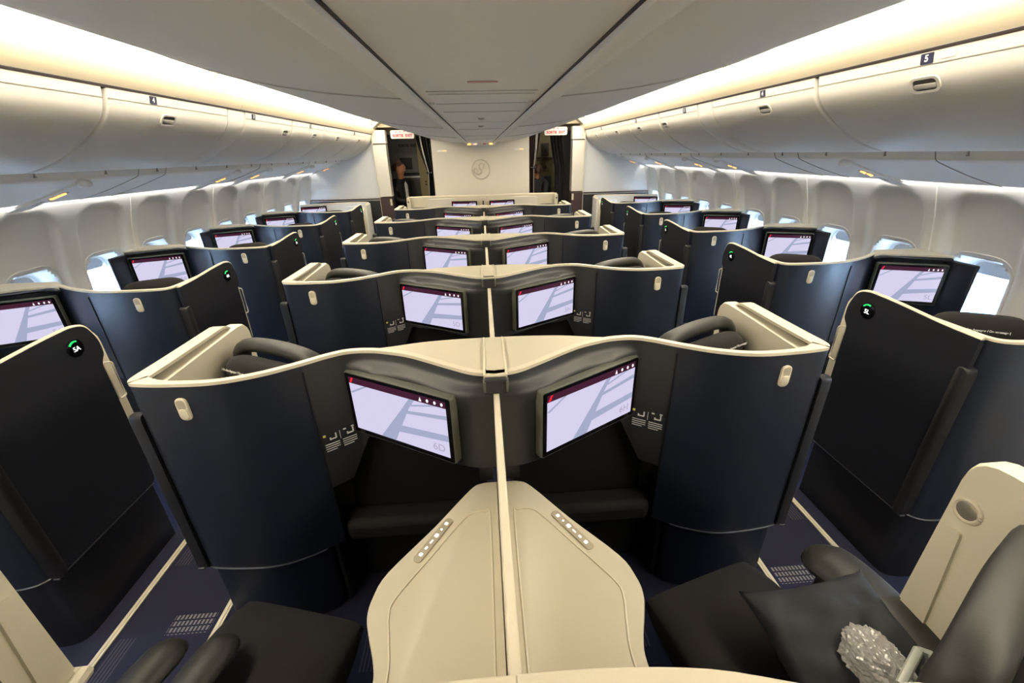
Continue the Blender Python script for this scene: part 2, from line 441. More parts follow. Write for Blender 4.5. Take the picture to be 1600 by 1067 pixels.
# ------------------------------------------------------------------ bins, valance, cove, service panels
BP = [(1.615, 2.052), (1.622, 2.02), (1.645, 1.955), (1.70, 1.895), (1.78, 1.838), (1.90, 1.772), (2.0, 1.735), (2.085, 1.715), (2.12, 1.725)]
BPS = smooth_path(BP, 4)
def bin_ring(sx_, y, shrink=0):
    inner = [(2.14, 1.76), (1.70, 2.04)]
    pts = [Vector((p.x, p.y)) for p in BPS]+[Vector(p) for p in inner]
    c = Vector((1.9, 1.9))
    return [(sx_*(p.x+(c-p).normalized().x*shrink), y, p.y+(c-p).normalized().y*shrink) for p in pts]
def on_bin(sx_, idx_z, y):
    """point and frame on the bin face at height idx_z"""
    for a, b_ in zip(BPS, BPS[1:]):
        if a.y >= idx_z >= b_.y:
            u = (a.y-idx_z)/(a.y-b_.y); p = a.lerp(b_, u); t_ = (a-b_).normalized()
            return Vector((sx_*p.x, y, p.y)), Vector((sx_*t_.x, 0, t_.y))
BINS = {-1: [(-.75, .22), (.23, 1.21), (1.22, 2.205), (2.215, 3.19), (3.40, 4.20), (4.21, 5.03), (5.04, 6.05), (6.06, 6.78)],
        1: [(-.75, .26), (.27, 1.245), (1.255, 2.24), (2.25, 3.245), (3.46, 4.20), (4.21, 5.03), (5.04, 6.05), (6.06, 6.78)]}
NUM = {-1: [None, None, '5', '4', '3', '2', None, '1'], 1: [None, None, '5', '4', '3', '2', None, '1']}
NUMY = {-1: [0, 0, 1.6, 2.505, 3.517, 4.632, 0, 6.17], 1: [0, 0, 1.695, 2.664, 3.675, 4.809, 0, 6.169]}
HY = {-1: [0, 0, 1.70, 2.618, 4.07, 4.75, 5.49, 6.42], 1: [0, 0, 1.699, 2.66, 4.094, 4.75, 5.536, 6.489]}
BINLAB = {(-1, 2): 'cream overhead bin cut by the left edge of the picture', (-1, 3): 'cream overhead bin numbered 4 on the left side',
          (1, 2): 'cream overhead bin numbered 5 on the right side', (1, 3): 'cream overhead bin numbered 4 on the right side'}
for k in range(4, 8):
    o_ = ['next beyond the filler strip', 'third from the front bulkhead', 'second from the front bulkhead', 'ending at the front bulkhead'][k-4]
    for s_ in (-1, 1): BINLAB[(s_, k)] = 'cream overhead bin on the %s, %s' % ('left' if s_ < 0 else 'right', o_)
for sx_ in (-1, 1):
    side = 'left' if sx_ < 0 else 'right'
    for k, (ya, yb) in enumerate(BINS[sx_]):
        if k < 2:
            m = MB(); m.loft([bin_ring(sx_, ya, .004), bin_ring(sx_, ya+.008, 0), bin_ring(sx_, yb-.008, 0), bin_ring(sx_, yb, .004)]); structure(m.build('trim_rear_bins_%s' % side, 'bin', angle=50)); continue
        root = thing('overhead_bin', BINLAB[(sx_, k)], 'overhead bin', (sx_*1.9, (ya+yb)/2, 1.72), 'overhead bins on the %s' % side)
        m = MB(); m.loft([bin_ring(sx_, ya+.004, .012), bin_ring(sx_, ya+.010, .001), bin_ring(sx_, ya+.02, 0), bin_ring(sx_, yb-.02, 0), bin_ring(sx_, yb-.010, .001), bin_ring(sx_, yb-.004, .012)])
        m.build('bin_door', 'bin', root, angle=50)
        # strip line under the top edge
        p, t_ = on_bin(sx_, 2.012, 0)
        m = MB(); m.box((p.x-sx_*.0005, (ya+yb)/2, p.z), (.003, yb-ya-.02, .0035)); m.build('edge_line', 'seam', root)
        p, t_ = on_bin(sx_, 1.95, HY[sx_][k]); n = Vector((0, 1, 0)).cross(t_); n = n if n.x*sx_ < 0 else -n
        ux = Vector((0, 1, 0)) if Vector((0, 1, 0)).cross(t_).dot(n) > 0 else Vector((0, -1, 0))
        h = None
        m = MB(); outer = rrect(.115, .062, .026, 6); inner_ = rrect(.092, .044, .018, 6)
        ring0 = [p+ux*q.x+t_*q.y for q in outer]; ring1 = [p+ux*q.x+t_*q.y+n*.005 for q in outer]; ring2 = [p+ux*q.x+t_*q.y+n*.005 for q in inner_]; ring3 = [p+ux*q.x+t_*q.y+n*.001 for q in inner_]
        m.loft([ring0, ring1, ring2, ring3], caps=False); h = m.build('handle', 'bin', root)
        m = MB(); m.plate(p, ux, t_, inner_, 0, .0015); m.build('handle_recess', 'handle_recess', h)
        m = MB(); m.plate(p-t_*.006, ux, t_, rrect(.088, .018, .008), .001, .006, .003); m.build('grip', 'handle_grey', h)
        if NUM[sx_][k]:
            y = NUMY[sx_][k]; p, t_ = on_bin(sx_, 2.034, y); n = Vector((0, 1, 0)).cross(t_); n = n if n.x*sx_ < 0 else -n
            ux = Vector((0, -sx_, 0)); 
            if ux.cross(t_).dot(n) < 0: ux = -ux
            m = MB(); m.plate(p-t_*.004, ux, t_, rrect(.046, .034, .004), -.001, .003); pl = m.build('row_placard', 'placard', root)
            text(NUM[sx_][k], p-t_*.004+n*.0032, ux, t_, .030, 'row_number', 'sign_white', pl, bold=.0006)
            m = MB(); m.plate(p-t_*.002+Vector((0, -.075 if sx_ > 0 else -.07, 0)), ux, t_, rrect(.055, .022, .002), -.001, .0015); m.build('clear_label', 'bin', root)
    # filler strip between the second and third bin in view
    ya, yb = BINS[sx_][3][1]+.003, BINS[sx_][4][0]-.003
    m = MB(); m.loft([bin_ring(sx_, ya, .006), bin_ring(sx_, ya+.006, .002), bin_ring(sx_, yb-.006, .002), bin_ring(sx_, yb, .006)])
    tag(m.build('bin_filler_panel', 'bin', angle=50), 'narrow cream filler strip between overhead bins on the %s' % side, 'panel', 'bin filler strips')
    m = MB(); m.loft([bin_ring(sx_, 6.783, .004), bin_ring(sx_, 6.79, 0), bin_ring(sx_, Z_HEAD-.002, 0)])
    tag(m.build('bin_end_cap', 'bin', angle=50), 'cream end piece of the overhead bins against the front bulkhead, %s side' % side, 'panel', 'bin end pieces')
    # dark gap above the bins, valance, cove
    m = MB(); m.box((sx_*1.655, 2.9, 2.056), (.08, 8.6, .012)); structure(m.build('trim_gap_%s' % side, 'gap'))
    VP = [(1.612, 2.062), (1.60, 2.072), (1.588, 2.10), (1.575, 2.128), (1.567, 2.134), (1.56, 2.130), (1.575, 2.09), (1.60, 2.06)]
    for (a, b_, lab) in ((-1.5, 3.32, 'nearer'), (3.326, Z_HEAD+.05, 'farther')):
        m = MB(); extrude_y(m, [(sx_*x, z) for x, z in VP], a, b_, closed=True)
        tag(m.build('valance_panel', 'valance'), 'long cream valance panel below the cove light, %s %s' % (lab, side), 'panel', 'valance panels')
    CV = smooth_path([(1.24, 2.235), (1.32, 2.275), (1.43, 2.29), (1.54, 2.26), (1.60, 2.20), (1.612, 2.14)], 4)
    for (a, b_, lab) in ((-1.5, 3.0, 'nearer'), (3.04, 7.0, 'farther')):
        m = MB(); extrude_y(m, [(sx_*p.x, p.y) for p in CV]+[(sx_*(p.x+.006), p.y+.006) for p in CV[::-1]], a, b_, closed=True)
        tag(m.build('cove_light', 'cove'), 'glowing white cove light above the %s bins, %s run' % (side, lab), 'light', 'cove lights')  # emission on the curved panel replaces light bounced off it
    m = MB()
    for y in (3.02,):
        m.loft([[(sx_*(p.x-.004), y+d, p.y-.004) for p in CV]+[(sx_*(p.x-.02), y+d, p.y-.03) for p in CV[::-1]] for d in (-.008, .008)])
    tag(m.build('cove_light_end_cap', 'valance'), 'curved cream end cap between two cove light runs, %s' % side, 'end cap', 'cove light end caps')
    m = MB(); extrude_y(m, [(sx_*x, z) for x, z in ((1.24, 2.235), (1.43, 2.24), (1.612, 2.10), (1.62, 2.12), (1.43, 2.30), (1.24, 2.25))], 7.0, 8.9, closed=True); structure(m.build('trim_cove_end_%s' % side, 'valance'))
    # passenger service panels
    PP = smooth_path([(2.575, 1.545), (2.50, 1.563), (2.36, 1.605), (2.24, 1.648), (2.18, 1.672), (2.165, 1.690), (2.15, 1.725)], 4)
    cuts = [-.5, .8, 1.55, 2.05, 3.0, 3.25, 4.6, 5.9, Z_HEAD]
    names_ = ['nearest', 'second', 'third', 'fourth', 'fifth', 'sixth', 'seventh', 'last']
    for q, (a, b_) in enumerate(zip(cuts, cuts[1:])):
        m = MB(); prof = [(p.x, p.y) for p in PP]+[(p.x+.004, p.y+.02) for p in PP[::-1]]
        extrude_y(m, [(sx_*x, z) for x, z in prof], a+.002, b_-.002, closed=True)
        if b_ < 1.6: structure(m.build('trim_service_panel_%s' % side, 'psu', angle=50)); continue
        tag(m.build('service_panel', 'psu', angle=50), 'white service panel under the %s bins, %s from the front bulkhead' % (side, ['first', 'second', 'third', 'fourth', 'fifth', 'sixth'][len(cuts)-2-q]), 'panel', 'service panels')
    m = MB(); m.box((sx_*2.598, 2.85, 1.566), (.018, 8.7, .006)); structure(m.build('trim_sidewall_light_%s' % side, 'wash'))
    m = MB()
    for q in range(18): m.box((sx_*2.157, -.2+q*.42, 1.708), (.012, .006, .03))
    for y in cuts[2:-1]: m.tube([(sx_*p.x, y, p.y-.001) for p in PP], .0028, 5)
    structure(m.build('trim_rail_%s' % side, 'seam'))
    SY = {-1: [2.62, 4.22, 4.85, 6.06, 7.06], 1: [2.62, 4.13, 4.80, 5.93, 6.98]}[sx_]
    for q, y in enumerate(SY):
        root = thing('seat_sign_unit', 'white reading light unit with amber sign, %s from the front on the %s' % (['fifth', 'fourth', 'third', 'second', 'first'][q], side), 'sign', (sx_*2.36, y, 1.60), 'lit sign units under the bins')
        d = Vector((sx_*.40, 0, -.13)).normalized()         # runs outward and down along the panel
        nrm = Vector((-sx_*.13, 0, -.40)).normalized(); ux = Vector((0, 1, 0))
        if ux.cross(d).dot(nrm) < 0: ux = -ux
        o = Vector((sx_*2.36, y, 1.604))
        m = MB(); m.plate(o+d*.055, ux, d, round_poly([(-.036, -.22), (.036, -.22), (.05, .22), (-.05, .22)], .02), -.004, .012, .008); m.build('housing', 'psu', root)
        m = MB(); m.ball(o-d*.17+nrm*.006, (.036, .036, .026)); m.build('reading_light', 'sign_white', root)
        m = MB(); m.plate(o+d*.0, ux, d, rrect(.040, .105, .006), .010, .0135); sg = m.build('sign_window', 'plastic_grey', root)
        m = MB()
        for e in (-.026, .026):
            m.tube([o+d*(e-.018)+nrm*.0145, o+d*(e+.018)+nrm*.0145], .007, 6); m.ball(o+d*(e+.016)+ux*.007+nrm*.0145, .008, 8, 6)
        m.build('lit_symbols', 'amber', sg)
        m = MB()
        for e in (.10, .125, .15): m.plate(o+d*e, ux, d, rrect(.03, .010, .004), .011, .0135)
        m.build('vents', 'handle_grey', root)

# ------------------------------------------------------------------ signs in the front
for sx_ in (-1, 1):
    side = 'left' if sx_ < 0 else 'right'
    c = Vector((sx_*1.17, Z_HEAD-.05, 2.05))
    root = thing('exit_sign', 'white exit sign with red letters over the %s doorway' % side, 'sign', (sx_*1.17, Z_HEAD-.05, 2.0), 'exit signs')
    m = MB(); m.plate(c, (1, 0, 0), (0, 0, 1), rrect(.355, .115, .025), -.03, .0, .004); m.build('sign_box', 'exit_white', root)
    text('SORTIE  EXIT', c+Vector((0, -.001, -.018)), (1, 0, 0), (0, 0, 1), .050, 'lettering', 'exit_red', root, bold=.0025)
    m = MB()
    for dx in (-.09, -.03, .03, .09): m.plate(c+Vector((dx, 0, .036)), (1, 0, 0), (0, 0, 1), [(-.014, -.008), (.014, -.008), (0, .010)], 0, .001)
    m.build('arrows', 'exit_red', root)
    root = thing('lit_wall_sign', 'small amber lit sign on the front bulkhead, %s of the emblem' % side, 'sign', (sx_*.60, Z_HEAD, 1.81), 'lit signs on the bulkhead')
    c = Vector((sx_*.60, Z_HEAD, 1.81))
    m = MB(); m.plate(c, (1, 0, 0), (0, 0, 1), rrect(.15, .030, .012), 0, .008, .003); m.build('sign_plate', 'sign_white', root)
    m = MB()
    for dx in (.022, .055): m.plate(c+Vector((dx*1, -.008, 0)), (1, 0, 0), (0, 0, 1), rrect(.022, .014, .006), 0, .001)
    m.build('lit_symbols', 'amber', root)
root = thing('ceiling_sign', 'row of four lit symbols where the ceiling meets the front bulkhead', 'sign', (0, Z_HEAD-.06, 1.87))
m = MB(); m.box((0, Z_HEAD-.05, 1.892), (.44, .10, .045)); m.build('sign_box', 'sign_white', root, bevel=.01)
for dx, mm in ((-.17, 'amber'), (-.08, 'amber_soft'), (.06, 'pink_mark'), (.16, 'amber')):
    m = MB(); m.plate((dx, Z_HEAD-.10, 1.892), (1, 0, 0), (0, 0, 1), rrect(.05, .022, .009), 0, .003); m.build('lit_symbol', mm, root)
root = thing('ceiling_mark', 'pale red oval mark on the centre ceiling panel', 'sign', (0, 1.14, 1.905))
m = MB(); m.plate((0, 1.14, 1.9042), (1, 0, 0), (0, -1, 0), rrect(.072, .014, .007), 0, .002); m.build('mark_plate', 'pink_mark', root)
for y, lab in ((2.24, 'nearer small round sensor on the centre ceiling panel'), (2.82, 'farther small round sensor on the centre ceiling panel')):
    m = MB(); m.ball((0, y, 1.905), (.016, .016, .008)); tag(m.build('ceiling_sensor', 'handle_grey'), lab, 'sensor', 'ceiling sensors')
for sx_ in (-1, 1):
    m = MB(); m.ball((sx_*.165, 1.615, 1.909), (.010, .014, .006)); tag(m.build('ceiling_catch', 'bin'), 'tiny white catch beside the ceiling track, %s one' % ('left' if sx_ < 0 else 'right'), 'catch', 'ceiling catches')

# ------------------------------------------------------------------ galley beyond the doorways
for sx_, nm in ((-1, 'left'), (1, 'right')):
    m = MB().use('galley_grey'); m.box((sx_*1.3, 8.95, 1.15), (1.8, .04, 2.3)); structure(m.build('wall_galley_%s' % nm))
    m = MB().use('galley_dark'); m.box((sx_*.50, 8.1, 1.1), (.04, 1.7, 2.2)); m.box((sx_*2.15, 8.1, 1.1), (.04, 1.7, 2.2)); structure(m.build('wall_galley_side_%s' % nm))
    m = MB(); m.box((0 if sx_ > 0 else -1.3, 8.1, 2.26), (4.4 if sx_ > 0 else 1.7, 1.7, .02));
    if sx_ > 0: structure(m.build('ceiling_galley', 'galley_grey'))
for sx_, nm in ((-1, 'left'), (1, 'right')):
    m = MB(); m.box((sx_*1.2, 8.1, 2.235), (.5, .12, .02)); structure(m.build('trim_galley_added_light_%s' % nm, 'galley_fill_glow'))  # unseen glowing strips added to brighten the dim galley
root = thing('galley_cabinet', 'grey cabinet with a dark screen behind the standing person', 'cabinet', (-1.40, 8.75, 0))
m = MB(); m.box((-1.42, 8.80, .9), (.52, .26, 1.8)); m.build('body', 'galley_grey', root, bevel=.02)
m = MB(); m.plate((-1.40, 8.67, 1.60), (1, 0, 0), (0, 0, 1), rrect(.46, .34, .04), 0, .02, .006); pz = m.build('screen_surround', 'galley_grey', root)
m = MB(); m.plate((-1.40, 8.65, 1.62), (1, 0, 0), (0, 0, 1), rrect(.22, .20, .01), 0, .008); m.build('dark_screen', 'black', root)
m = MB(); m.box((-1.36, 8.63, 1.385), (.40, .09, .03)); m.build('shelf', 'sign_white', root, bevel=.005)
m = MB(); m.box((-1.36, 8.655, 1.44), (.40, .04, .04)); m.build('dark_slot', 'black', root)
m = MB(); m.box((-1.36, 8.655, 1.05), (.42, .03, .56)); m.build('lower_door', 'handle_recess', root, bevel=.01)
text('SORTIE  EXIT', (-1.38, 8.925, 1.93), (1, 0, 0), (0, 0, 1), .06, 'lettering', 'galley_dark', bpy.data.objects['wall_galley_left'], bold=.002)
root = thing('beige_door', 'narrow beige door beside the left curtain beyond the doorway', 'door', (-1.03, 8.6, 0))
m = MB(); m.box((-1.04, 8.62, 1.0), (.26, .05, 2.0)); m.build('door_leaf', 'galley_beige', root, bevel=.01)
m = MB()
for z in (1.30, 1.25): m.ball((-1.06, 8.592, z), (.012, .008, .016))
m.build('knob', 'black', root)
root = thing('galley_unit', 'olive beige galley unit of small lockers beyond the right doorway', 'galley unit', (1.10, 8.5, 0))
m = MB(); m.box((1.16, 8.66, 1.05), (.50, .40, 2.1)); m.build('body', 'galley_olive', root, bevel=.01)
for (dx, z, w, h) in ((-.13, 1.78, .16, .26), (.05, 1.80, .14, .22), (-.13, 1.50, .15, .22), (.06, 1.52, .16, .20), (-.1, 1.2, .2, .26), (.1, 1.2, .14, .3), (0, .8, .4, .4)):
    m = MB(); m.plate((1.14+dx, 8.455, z), (1, 0, 0), (0, 0, 1), rrect(w, h, .012), 0, .015, .004); dr = m.build('locker_door', 'galley_olive' if w != .14 else 'handle_recess', root)
    m = MB(); m.box((1.14+dx, 8.435, z-.02), (.03, .012, .05)); m.build('turn_latch', 'black', dr)
m = MB(); m.ball((1.01, 8.43, 1.76), (.012, .01, .012)); m.build('green_indicator', 'led', root)
m = MB(); m.box((1.12, 8.40, 1.66), (.44, .12, .02)); m.build('counter', 'galley_dark', root)
# curtains
def curtain(name, label, pts_top, pts_tie, pts_bot, zt, ztie, zb, y, mats, root_loc):
    root = thing(name, label, 'curtain', root_loc, 'galley curtains')
    def sheet(x0t, x1t, x0m, x1m, x0b, x1b, n=22, wav=6, amp=.025, yo=0):
        rings = []
        zz = [zt-(zt-zb)*k/16 for k in range(17)]
        for z in zz:
            if z >= ztie: u = ((zt-z)/(zt-ztie))**1.4; a, b_ = x0t+(x0m-x0t)*u, x1t+(x1m-x1t)*u
            else: u = ((ztie-z)/(ztie-zb))**.6; a, b_ = x0m+(x0b-x0m)*u, x1m+(x1b-x1m)*u
            row = [(a+(b_-a)*k/n, y+yo+amp*math.sin(wav*2*PI*k/n), z) for k in range(n+1)]
            rings.append(row+[(p[0], p[1]+.006, p[2]) for p in row[::-1]])
        m = MB(); m.loft(rings); return m
    return root, sheet
rootL, sh = curtain('galley_curtain', 'dark tied curtain with a pale stripe, left doorway', 0, 0, 0, 2.03, 1.50, 0.02, 7.32, 0, (-.85, 7.32, 0))
sh(-1.0, -.775, -.86, -.78, -.88, -.775, wav=5).build('drape', 'curtain', rootL)
sh(-.945, -.915, -.850, -.836, -.90, -.885, n=8, wav=1, amp=.01, yo=-.035).build('stripe', 'curtain_stripe', rootL)
m = MB(); m.tube([(-.875, 7.275, 1.50), (-.83, 7.262, 1.492), (-.775, 7.275, 1.51)], .012, 6); m.build('tieback', 'curtain', rootL)
m = MB(); m.ball((-.835, 7.25, 1.50), .012, 8, 6); m.ball((-.80, 7.25, 1.502), .010, 8, 6); m.build('tieback_studs', 'silver', rootL)
rootR, sh = curtain('galley_curtain', 'narrow dark tied curtain with a pale stripe beside the front bulkhead, right doorway', 0, 0, 0, 2.03, 1.53, 0.02, 7.32, 0, (.84, 7.32, 0))
sh(.772, .95, .775, .86, .775, .86, wav=4).build('drape', 'maroon', rootR)
sh(.875, .91, .835, .848, .83, .842, n=8, wav=1, amp=.01, yo=-.035).build('stripe', 'curtain_stripe', rootR)
m = MB(); m.tube([(.77, 7.275, 1.54), (.82, 7.262, 1.53), (.87, 7.275, 1.54)], .012, 6); m.build('tieback', 'curtain', rootR)
m = MB(); m.ball((.80, 7.25, 1.535), .010, 8, 6); m.ball((.83, 7.25, 1.532), .012, 8, 6); m.build('tieback_studs', 'silver', rootR)
rootS, sh = curtain('galley_curtain', 'plain dark curtain hanging by the right doorway pillar', 0, 0, 0, 2.03, 1.5, 0.02, 7.5, 0, (1.30, 7.5, 0))
sh(1.13, 1.33, 1.22, 1.40, 1.20, 1.40, wav=4).build('drape', 'curtain', rootS)

# ================================================================== SUITES
def mirror(sgn): return lambda p: Vector((sgn*p.x, p.y, p.z))
# plan of the rear wall for the two kinds: (X, dy)
CEN = [(1.120, .585), (1.120, .45), (1.120, .30), (1.121, .18), (1.122, .115), (1.114, .084), (1.085, .066), (.97, .052), (.845, .052), (.73, .088), (.627, .150), (.56, .198), (.50, .226), (.43, .226), (.37, .210), (.28, .170), (.14, .072), (.07, .028), (.0, .010)]
WIN = [(1.668, .585), (1.668, .45), (1.668, .30), (1.668, .16), (1.672, .090), (1.690, .054), (1.73, .036), (1.80, .030), (1.93, .030), (2.05, .045), (2.16, .085), (2.27, .140), (2.36, .195), (2.44, .215), (2.54, .165), (2.66, .105), (2.72, .075)]
ZR = 1.134
def normals2(path):
    out = []
    for i_, p in enumerate(path):
        t_ = (path[min(i_+1, len(path)-1)]-path[max(i_-1, 0)]); t_ = Vector((t_.x, t_.y)).normalized()
        out.append(Vector((-t_.y, t_.x)))
    return out
def ribbon(mb, path, z0, z1, th, off=0, side=None):
    """Wall of thickness th standing on a plan path; z0, z1, th numbers or functions of the path point."""
    N = normals2(path); rings = []
    for p, n in zip(path, N):
        if side is not None: n = n*side
        elif n.y < 0: n = -n                     # towards the front of the cabin
        a = Vector((p.x, p.y))+n*off; c = a+n*(th(p) if callable(th) else th)
        lo = z0(p) if callable(z0) else z0; hi = z1(p) if callable(z1) else z1
        rings.append([(a.x, a.y, lo), (a.x, a.y, hi), (c.x, c.y, hi), (c.x, c.y, lo)])
    mb.loft(rings)
def sub_path(path, xa, xb):
    return [p for p in path if min(xa, xb)-1e-6 <= p.x <= max(xa, xb)+1e-6]
def screen(parent, sgn, Pout, Pin, zb, zt, num, kind):
    """Monitor whose outer (aisle side) and inner upright edges stand at Pout and Pin."""
    f = mirror(sgn)
    a, c = f(Vector((*Pout, 0))), f(Vector((*Pin, 0)))
    if a.x > c.x: a, c = c, a
    ux = (c-a).normalized(); uz = Vector((0, 0, 1)); n = ux.cross(uz)     # faces aft
    w, h = (c-a).length, zt-zb; o = (a+c)/2+uz*(zb+zt)/2
    fr = MB(); fr.plate(o, ux, uz, rrect(w, h, .012), -.030, 0, .003); fr = fr.build('screen', 'bezel', parent, bevel=.002)
    m = MB(); m.plate(o, ux, uz, rrect(w-.012, h-.012, .008), -.001, .0012); m.build('bezel_glass', 'glass_black', fr, smooth=False)
    dw, dh = w-.044, h-.040; e = .0014; o2 = o+uz*.003
    m = MB()
    def q(pts, mm, d):
        m.use(mm); m.plate(o2, ux, uz, [(x*dw, y*dh) for x, y in pts], e, e+d)
    q([(-.5, -.5), (.5, -.5), (.5, .385), (-.5, .385)], 'screen', .0004)
    q([(-.5, .385), (.5, .385), (.5, .5), (-.5, .5)], 'screen_bar', .0004)
    q([(-.22, -.5), (-.06, -.5), (.13, .20), (.20, .385), (.145, .385), (.04, .12)], 'screen_shade', .0008)
    q([(-.02, -.30), (.5, -.20), (.5, -.09), (.02, -.16)], 'screen_shade', .0008)
    q([(.10, .10), (.5, .19), (.5, .26), (.12, .16)], 'screen_shade', .0008)
    q([(.16, .26), (.42, .385), (.36, .385), (.16, .29)], 'screen_shade', .0008)
    q([(-.48, .20), (-.30, .385), (-.33, .385), (-.5, .22)], 'screen_shade', .0008)
    q([(-.488, .40), (-.470, .40), (-.445, .49), (-.465, .49)], 'screen_red', .0012)
    for j, x in enumerate((.26, .33, .40, .465)):
        pts = [(x-.013, .405), (x+.013, .405), (x, .475)] if j == 0 else [(x+.012*math.cos(t_), .44+.030*math.sin(t_)) for t_ in [k*PI/3 for k in range(6)]]
        q(pts, 'screen_icon', .0012)
    m.build('display', parent=fr, smooth=False)
    return dict(o=o2, ux=ux, uz=uz, n=n, dw=dw, dh=dh, frame=fr)
def latch(parent, sgn, X, y, z, slope):
    f = mirror(sgn); p = f(Vector((X, y, z)))
    ux = Vector((1, sgn*slope, 0)).normalized(); uz = Vector((0, 0, 1)); n = ux.cross(uz)
    m = MB(); m.plate(p, ux, uz, rrect(.036, .078, .018), -.004, .004, .002); b_ = m.build('latch', 'latch', parent)
    m = MB(); m.plate(p+uz*.018, ux, uz, rrect(.026, .034, .013), .003, .0045); m.build('latch_slot', 'latch_dark', b_)
    m = MB(); m.plate(p-uz*.015, ux, uz, rrect(.026, .038, .013), .003, .007, .002); m.build('latch_slide', 'latch', b_)
def pictogram(parent, sgn, Xa, ya, Xb, yb, z):
    """Printed seat position guide: two small seat figures over lines of print."""
    f = mirror(sgn); a, c = f(Vector((Xa, ya, 0))), f(Vector((Xb, yb, 0)))
    if a.x > c.x: a, c = c, a
    ux = (c-a).normalized(); uz = Vector((0, 0, 1)); o = (a+c)/2+uz*z
    m = MB().use('print_white')
    def q(x, y, w, h, r=0): m.plate(o, ux, uz, [(x-w/2, y-h/2), (x+w/2, y-h/2+r), (x+w/2, y+h/2+r), (x-w/2, y+h/2)], 0, .0012)
    for side in (-1, 1):
        for j in range(4): q(side*.030-(.006 if j == 3 else 0), -.012-.009*j, .050 if j < 3 else .036, .0028)
        q(side*.030+.006, .006, .020, .005); q(side*.030+.016, .016, .005, .020); q(side*.030-.004, .008, .005, .010)
    q(0, .012, .0018, .034)
    q(.018, .028, .010, .005); q(.046, .030, .010, .005)
    m.use('print_yellow'); q(-.052, .026, .009, .009)
    return m.build('seat_guide', parent=parent, smooth=False)
def shell(kind, sgn):
    """One suite shell. kind 'c' centre pair, 'w' window."""
    f = mirror(sgn)
    C_ = CEN if kind == 'c' else WIN
    path = [Vector((p.x, p.y+Y0)) for p in smooth_path([Vector(p) for p in C_], 6)]
    xc = C_[0][0]; xseam = .627 if kind == 'c' else 2.10
    s_in = 1 if kind == 'w' else -1           # direction of X away from the aisle
    root = thing('suite_shell', '', 'suite shell', f(Vector((xc+s_in*.3, Y0+.1, 0))))
    def new(): m = MB(); m.tf = f; return m
    T = .019
    # rear wall, aisle part, turning round the corner into the short wing along the aisle
    i_c = min(range(len(path)), key=lambda i_: abs(path[i_].x-(1.085 if kind == 'c' else 1.73))+abs(path[i_].y-Y0-.06))
    i_s = min(range(i_c, len(path)), key=lambda i_: abs(path[i_].x-xseam))
    outer, inner = path[:i_s+1], path[i_s:]
    rear = path[i_c:]
    def top(p):
        u = max(0, (p.y-Y0-.515)/.07) if abs(p.x-xc) < .02 else 0
        return ZR-.07*(1-math.sqrt(max(0, 1-u*u)))
    m = new(); ribbon(m, outer, .35, top, T, side=s_in); m.build('rear_wall', 'navy', root, angle=50)
    m = new()
    if kind == 'c':
        N = normals2(inner); rings = []
        for p, n in zip(inner, N):
            n = n*s_in; k = min(1, max(0, (.525-p.x)/.11))*(.30+.70*min(1, p.x/.13))
            lo = .62 if p.x > .56 else (.80 if p.x < .48 else .80-.18*(p.x-.48)/.08)
            pr = [(lo, -.042*k), (ZR-.105, -.042*k), (ZR-.085, -.050*k), (ZR-.062, -.052*k), (ZR-.044, -.040*k), (ZR-.036, -.014*k), (ZR-.020, -.004*k), (ZR, 0), (ZR, T), (lo, T)]
            rings.append([(p.x+n.x*o_, p.y+n.y*o_, z) for z, o_ in pr])
        m.loft(rings)
    else: ribbon(m, inner, .62, ZR, T, side=s_in)
    m.build('screen_wall', 'charcoal' if kind == 'c' else 'navy', root, angle=50)
    # seam line between the two
    p = outer[-1]; m = new(); m.box((p.x, p.y-.002, .80), (.004, .006, .62)); m.build('seam', 'black', root)
    if kind == 'w':
        bp = [Vector((p.x, p.y-.014, ZR-.012)) for p in sub_path(rear, 2.33, 2.72)]
        m = new(); m.tube(bp, [.006+.016*min(1, k/5) for k in range(len(bp))], 10, flat=.45); m.build('brow', 'navy', root)
    # pale trim along the top edge, wider on the wing
    m = new()
    tp = path if kind == 'c' else path[:max(i_ for i_ in range(len(path)) if path[i_].x < 2.42)]
    def tw(p):
        u = min(1, max(0, (abs(p.x-xc)-.03)/.16))
        return .052-(.031)*(1-(1-u)**3) if kind == 'c' else T+.002
    ribbon(m, tp, top, lambda p: top(p)+.011, tw, -.001, side=s_in); m.build('top_trim', 'trim_cream', root, bevel=.005)
    # skirt to the floor and silver line
    xk = .70 if kind == 'c' else 2.05
    i_k = min(range(i_c, len(path)), key=lambda i_: abs(path[i_].x-xk))
    bs = [Vector((p.x, p.y)) for p in path[:i_k]]
    if kind == 'c': bs += [Vector((.69, Y0+.11)), Vector((.675, Y0+.15)), Vector((.668, Y0+.19)), Vector((.668, Y0+.28))]
    m = new(); ribbon(m, bs, .0, .35, T, .012 if kind == 'c' else .010, side=s_in); m.build('skirt', 'navy' if kind == 'c' else 'door_black', root, angle=60)
    m = new(); m.tube([Vector((p.x, p.y-.001, .350)) for p in bs if p.y < Y0+.30], .0035, 6); m.build('silver_line', 'silver', root)
    # footwell under the monitor
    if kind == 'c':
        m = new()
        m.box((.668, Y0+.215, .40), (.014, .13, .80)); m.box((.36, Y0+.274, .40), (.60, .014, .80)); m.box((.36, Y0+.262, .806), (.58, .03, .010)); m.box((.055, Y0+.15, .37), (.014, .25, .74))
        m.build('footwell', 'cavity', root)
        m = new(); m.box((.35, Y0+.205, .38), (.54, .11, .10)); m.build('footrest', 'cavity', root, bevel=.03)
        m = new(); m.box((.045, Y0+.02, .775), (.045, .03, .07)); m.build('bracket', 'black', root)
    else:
        m = new(); m.box((2.38, Y0+.30, .31), (.56, .28, .62)); m.build('footwell', 'cavity', root)
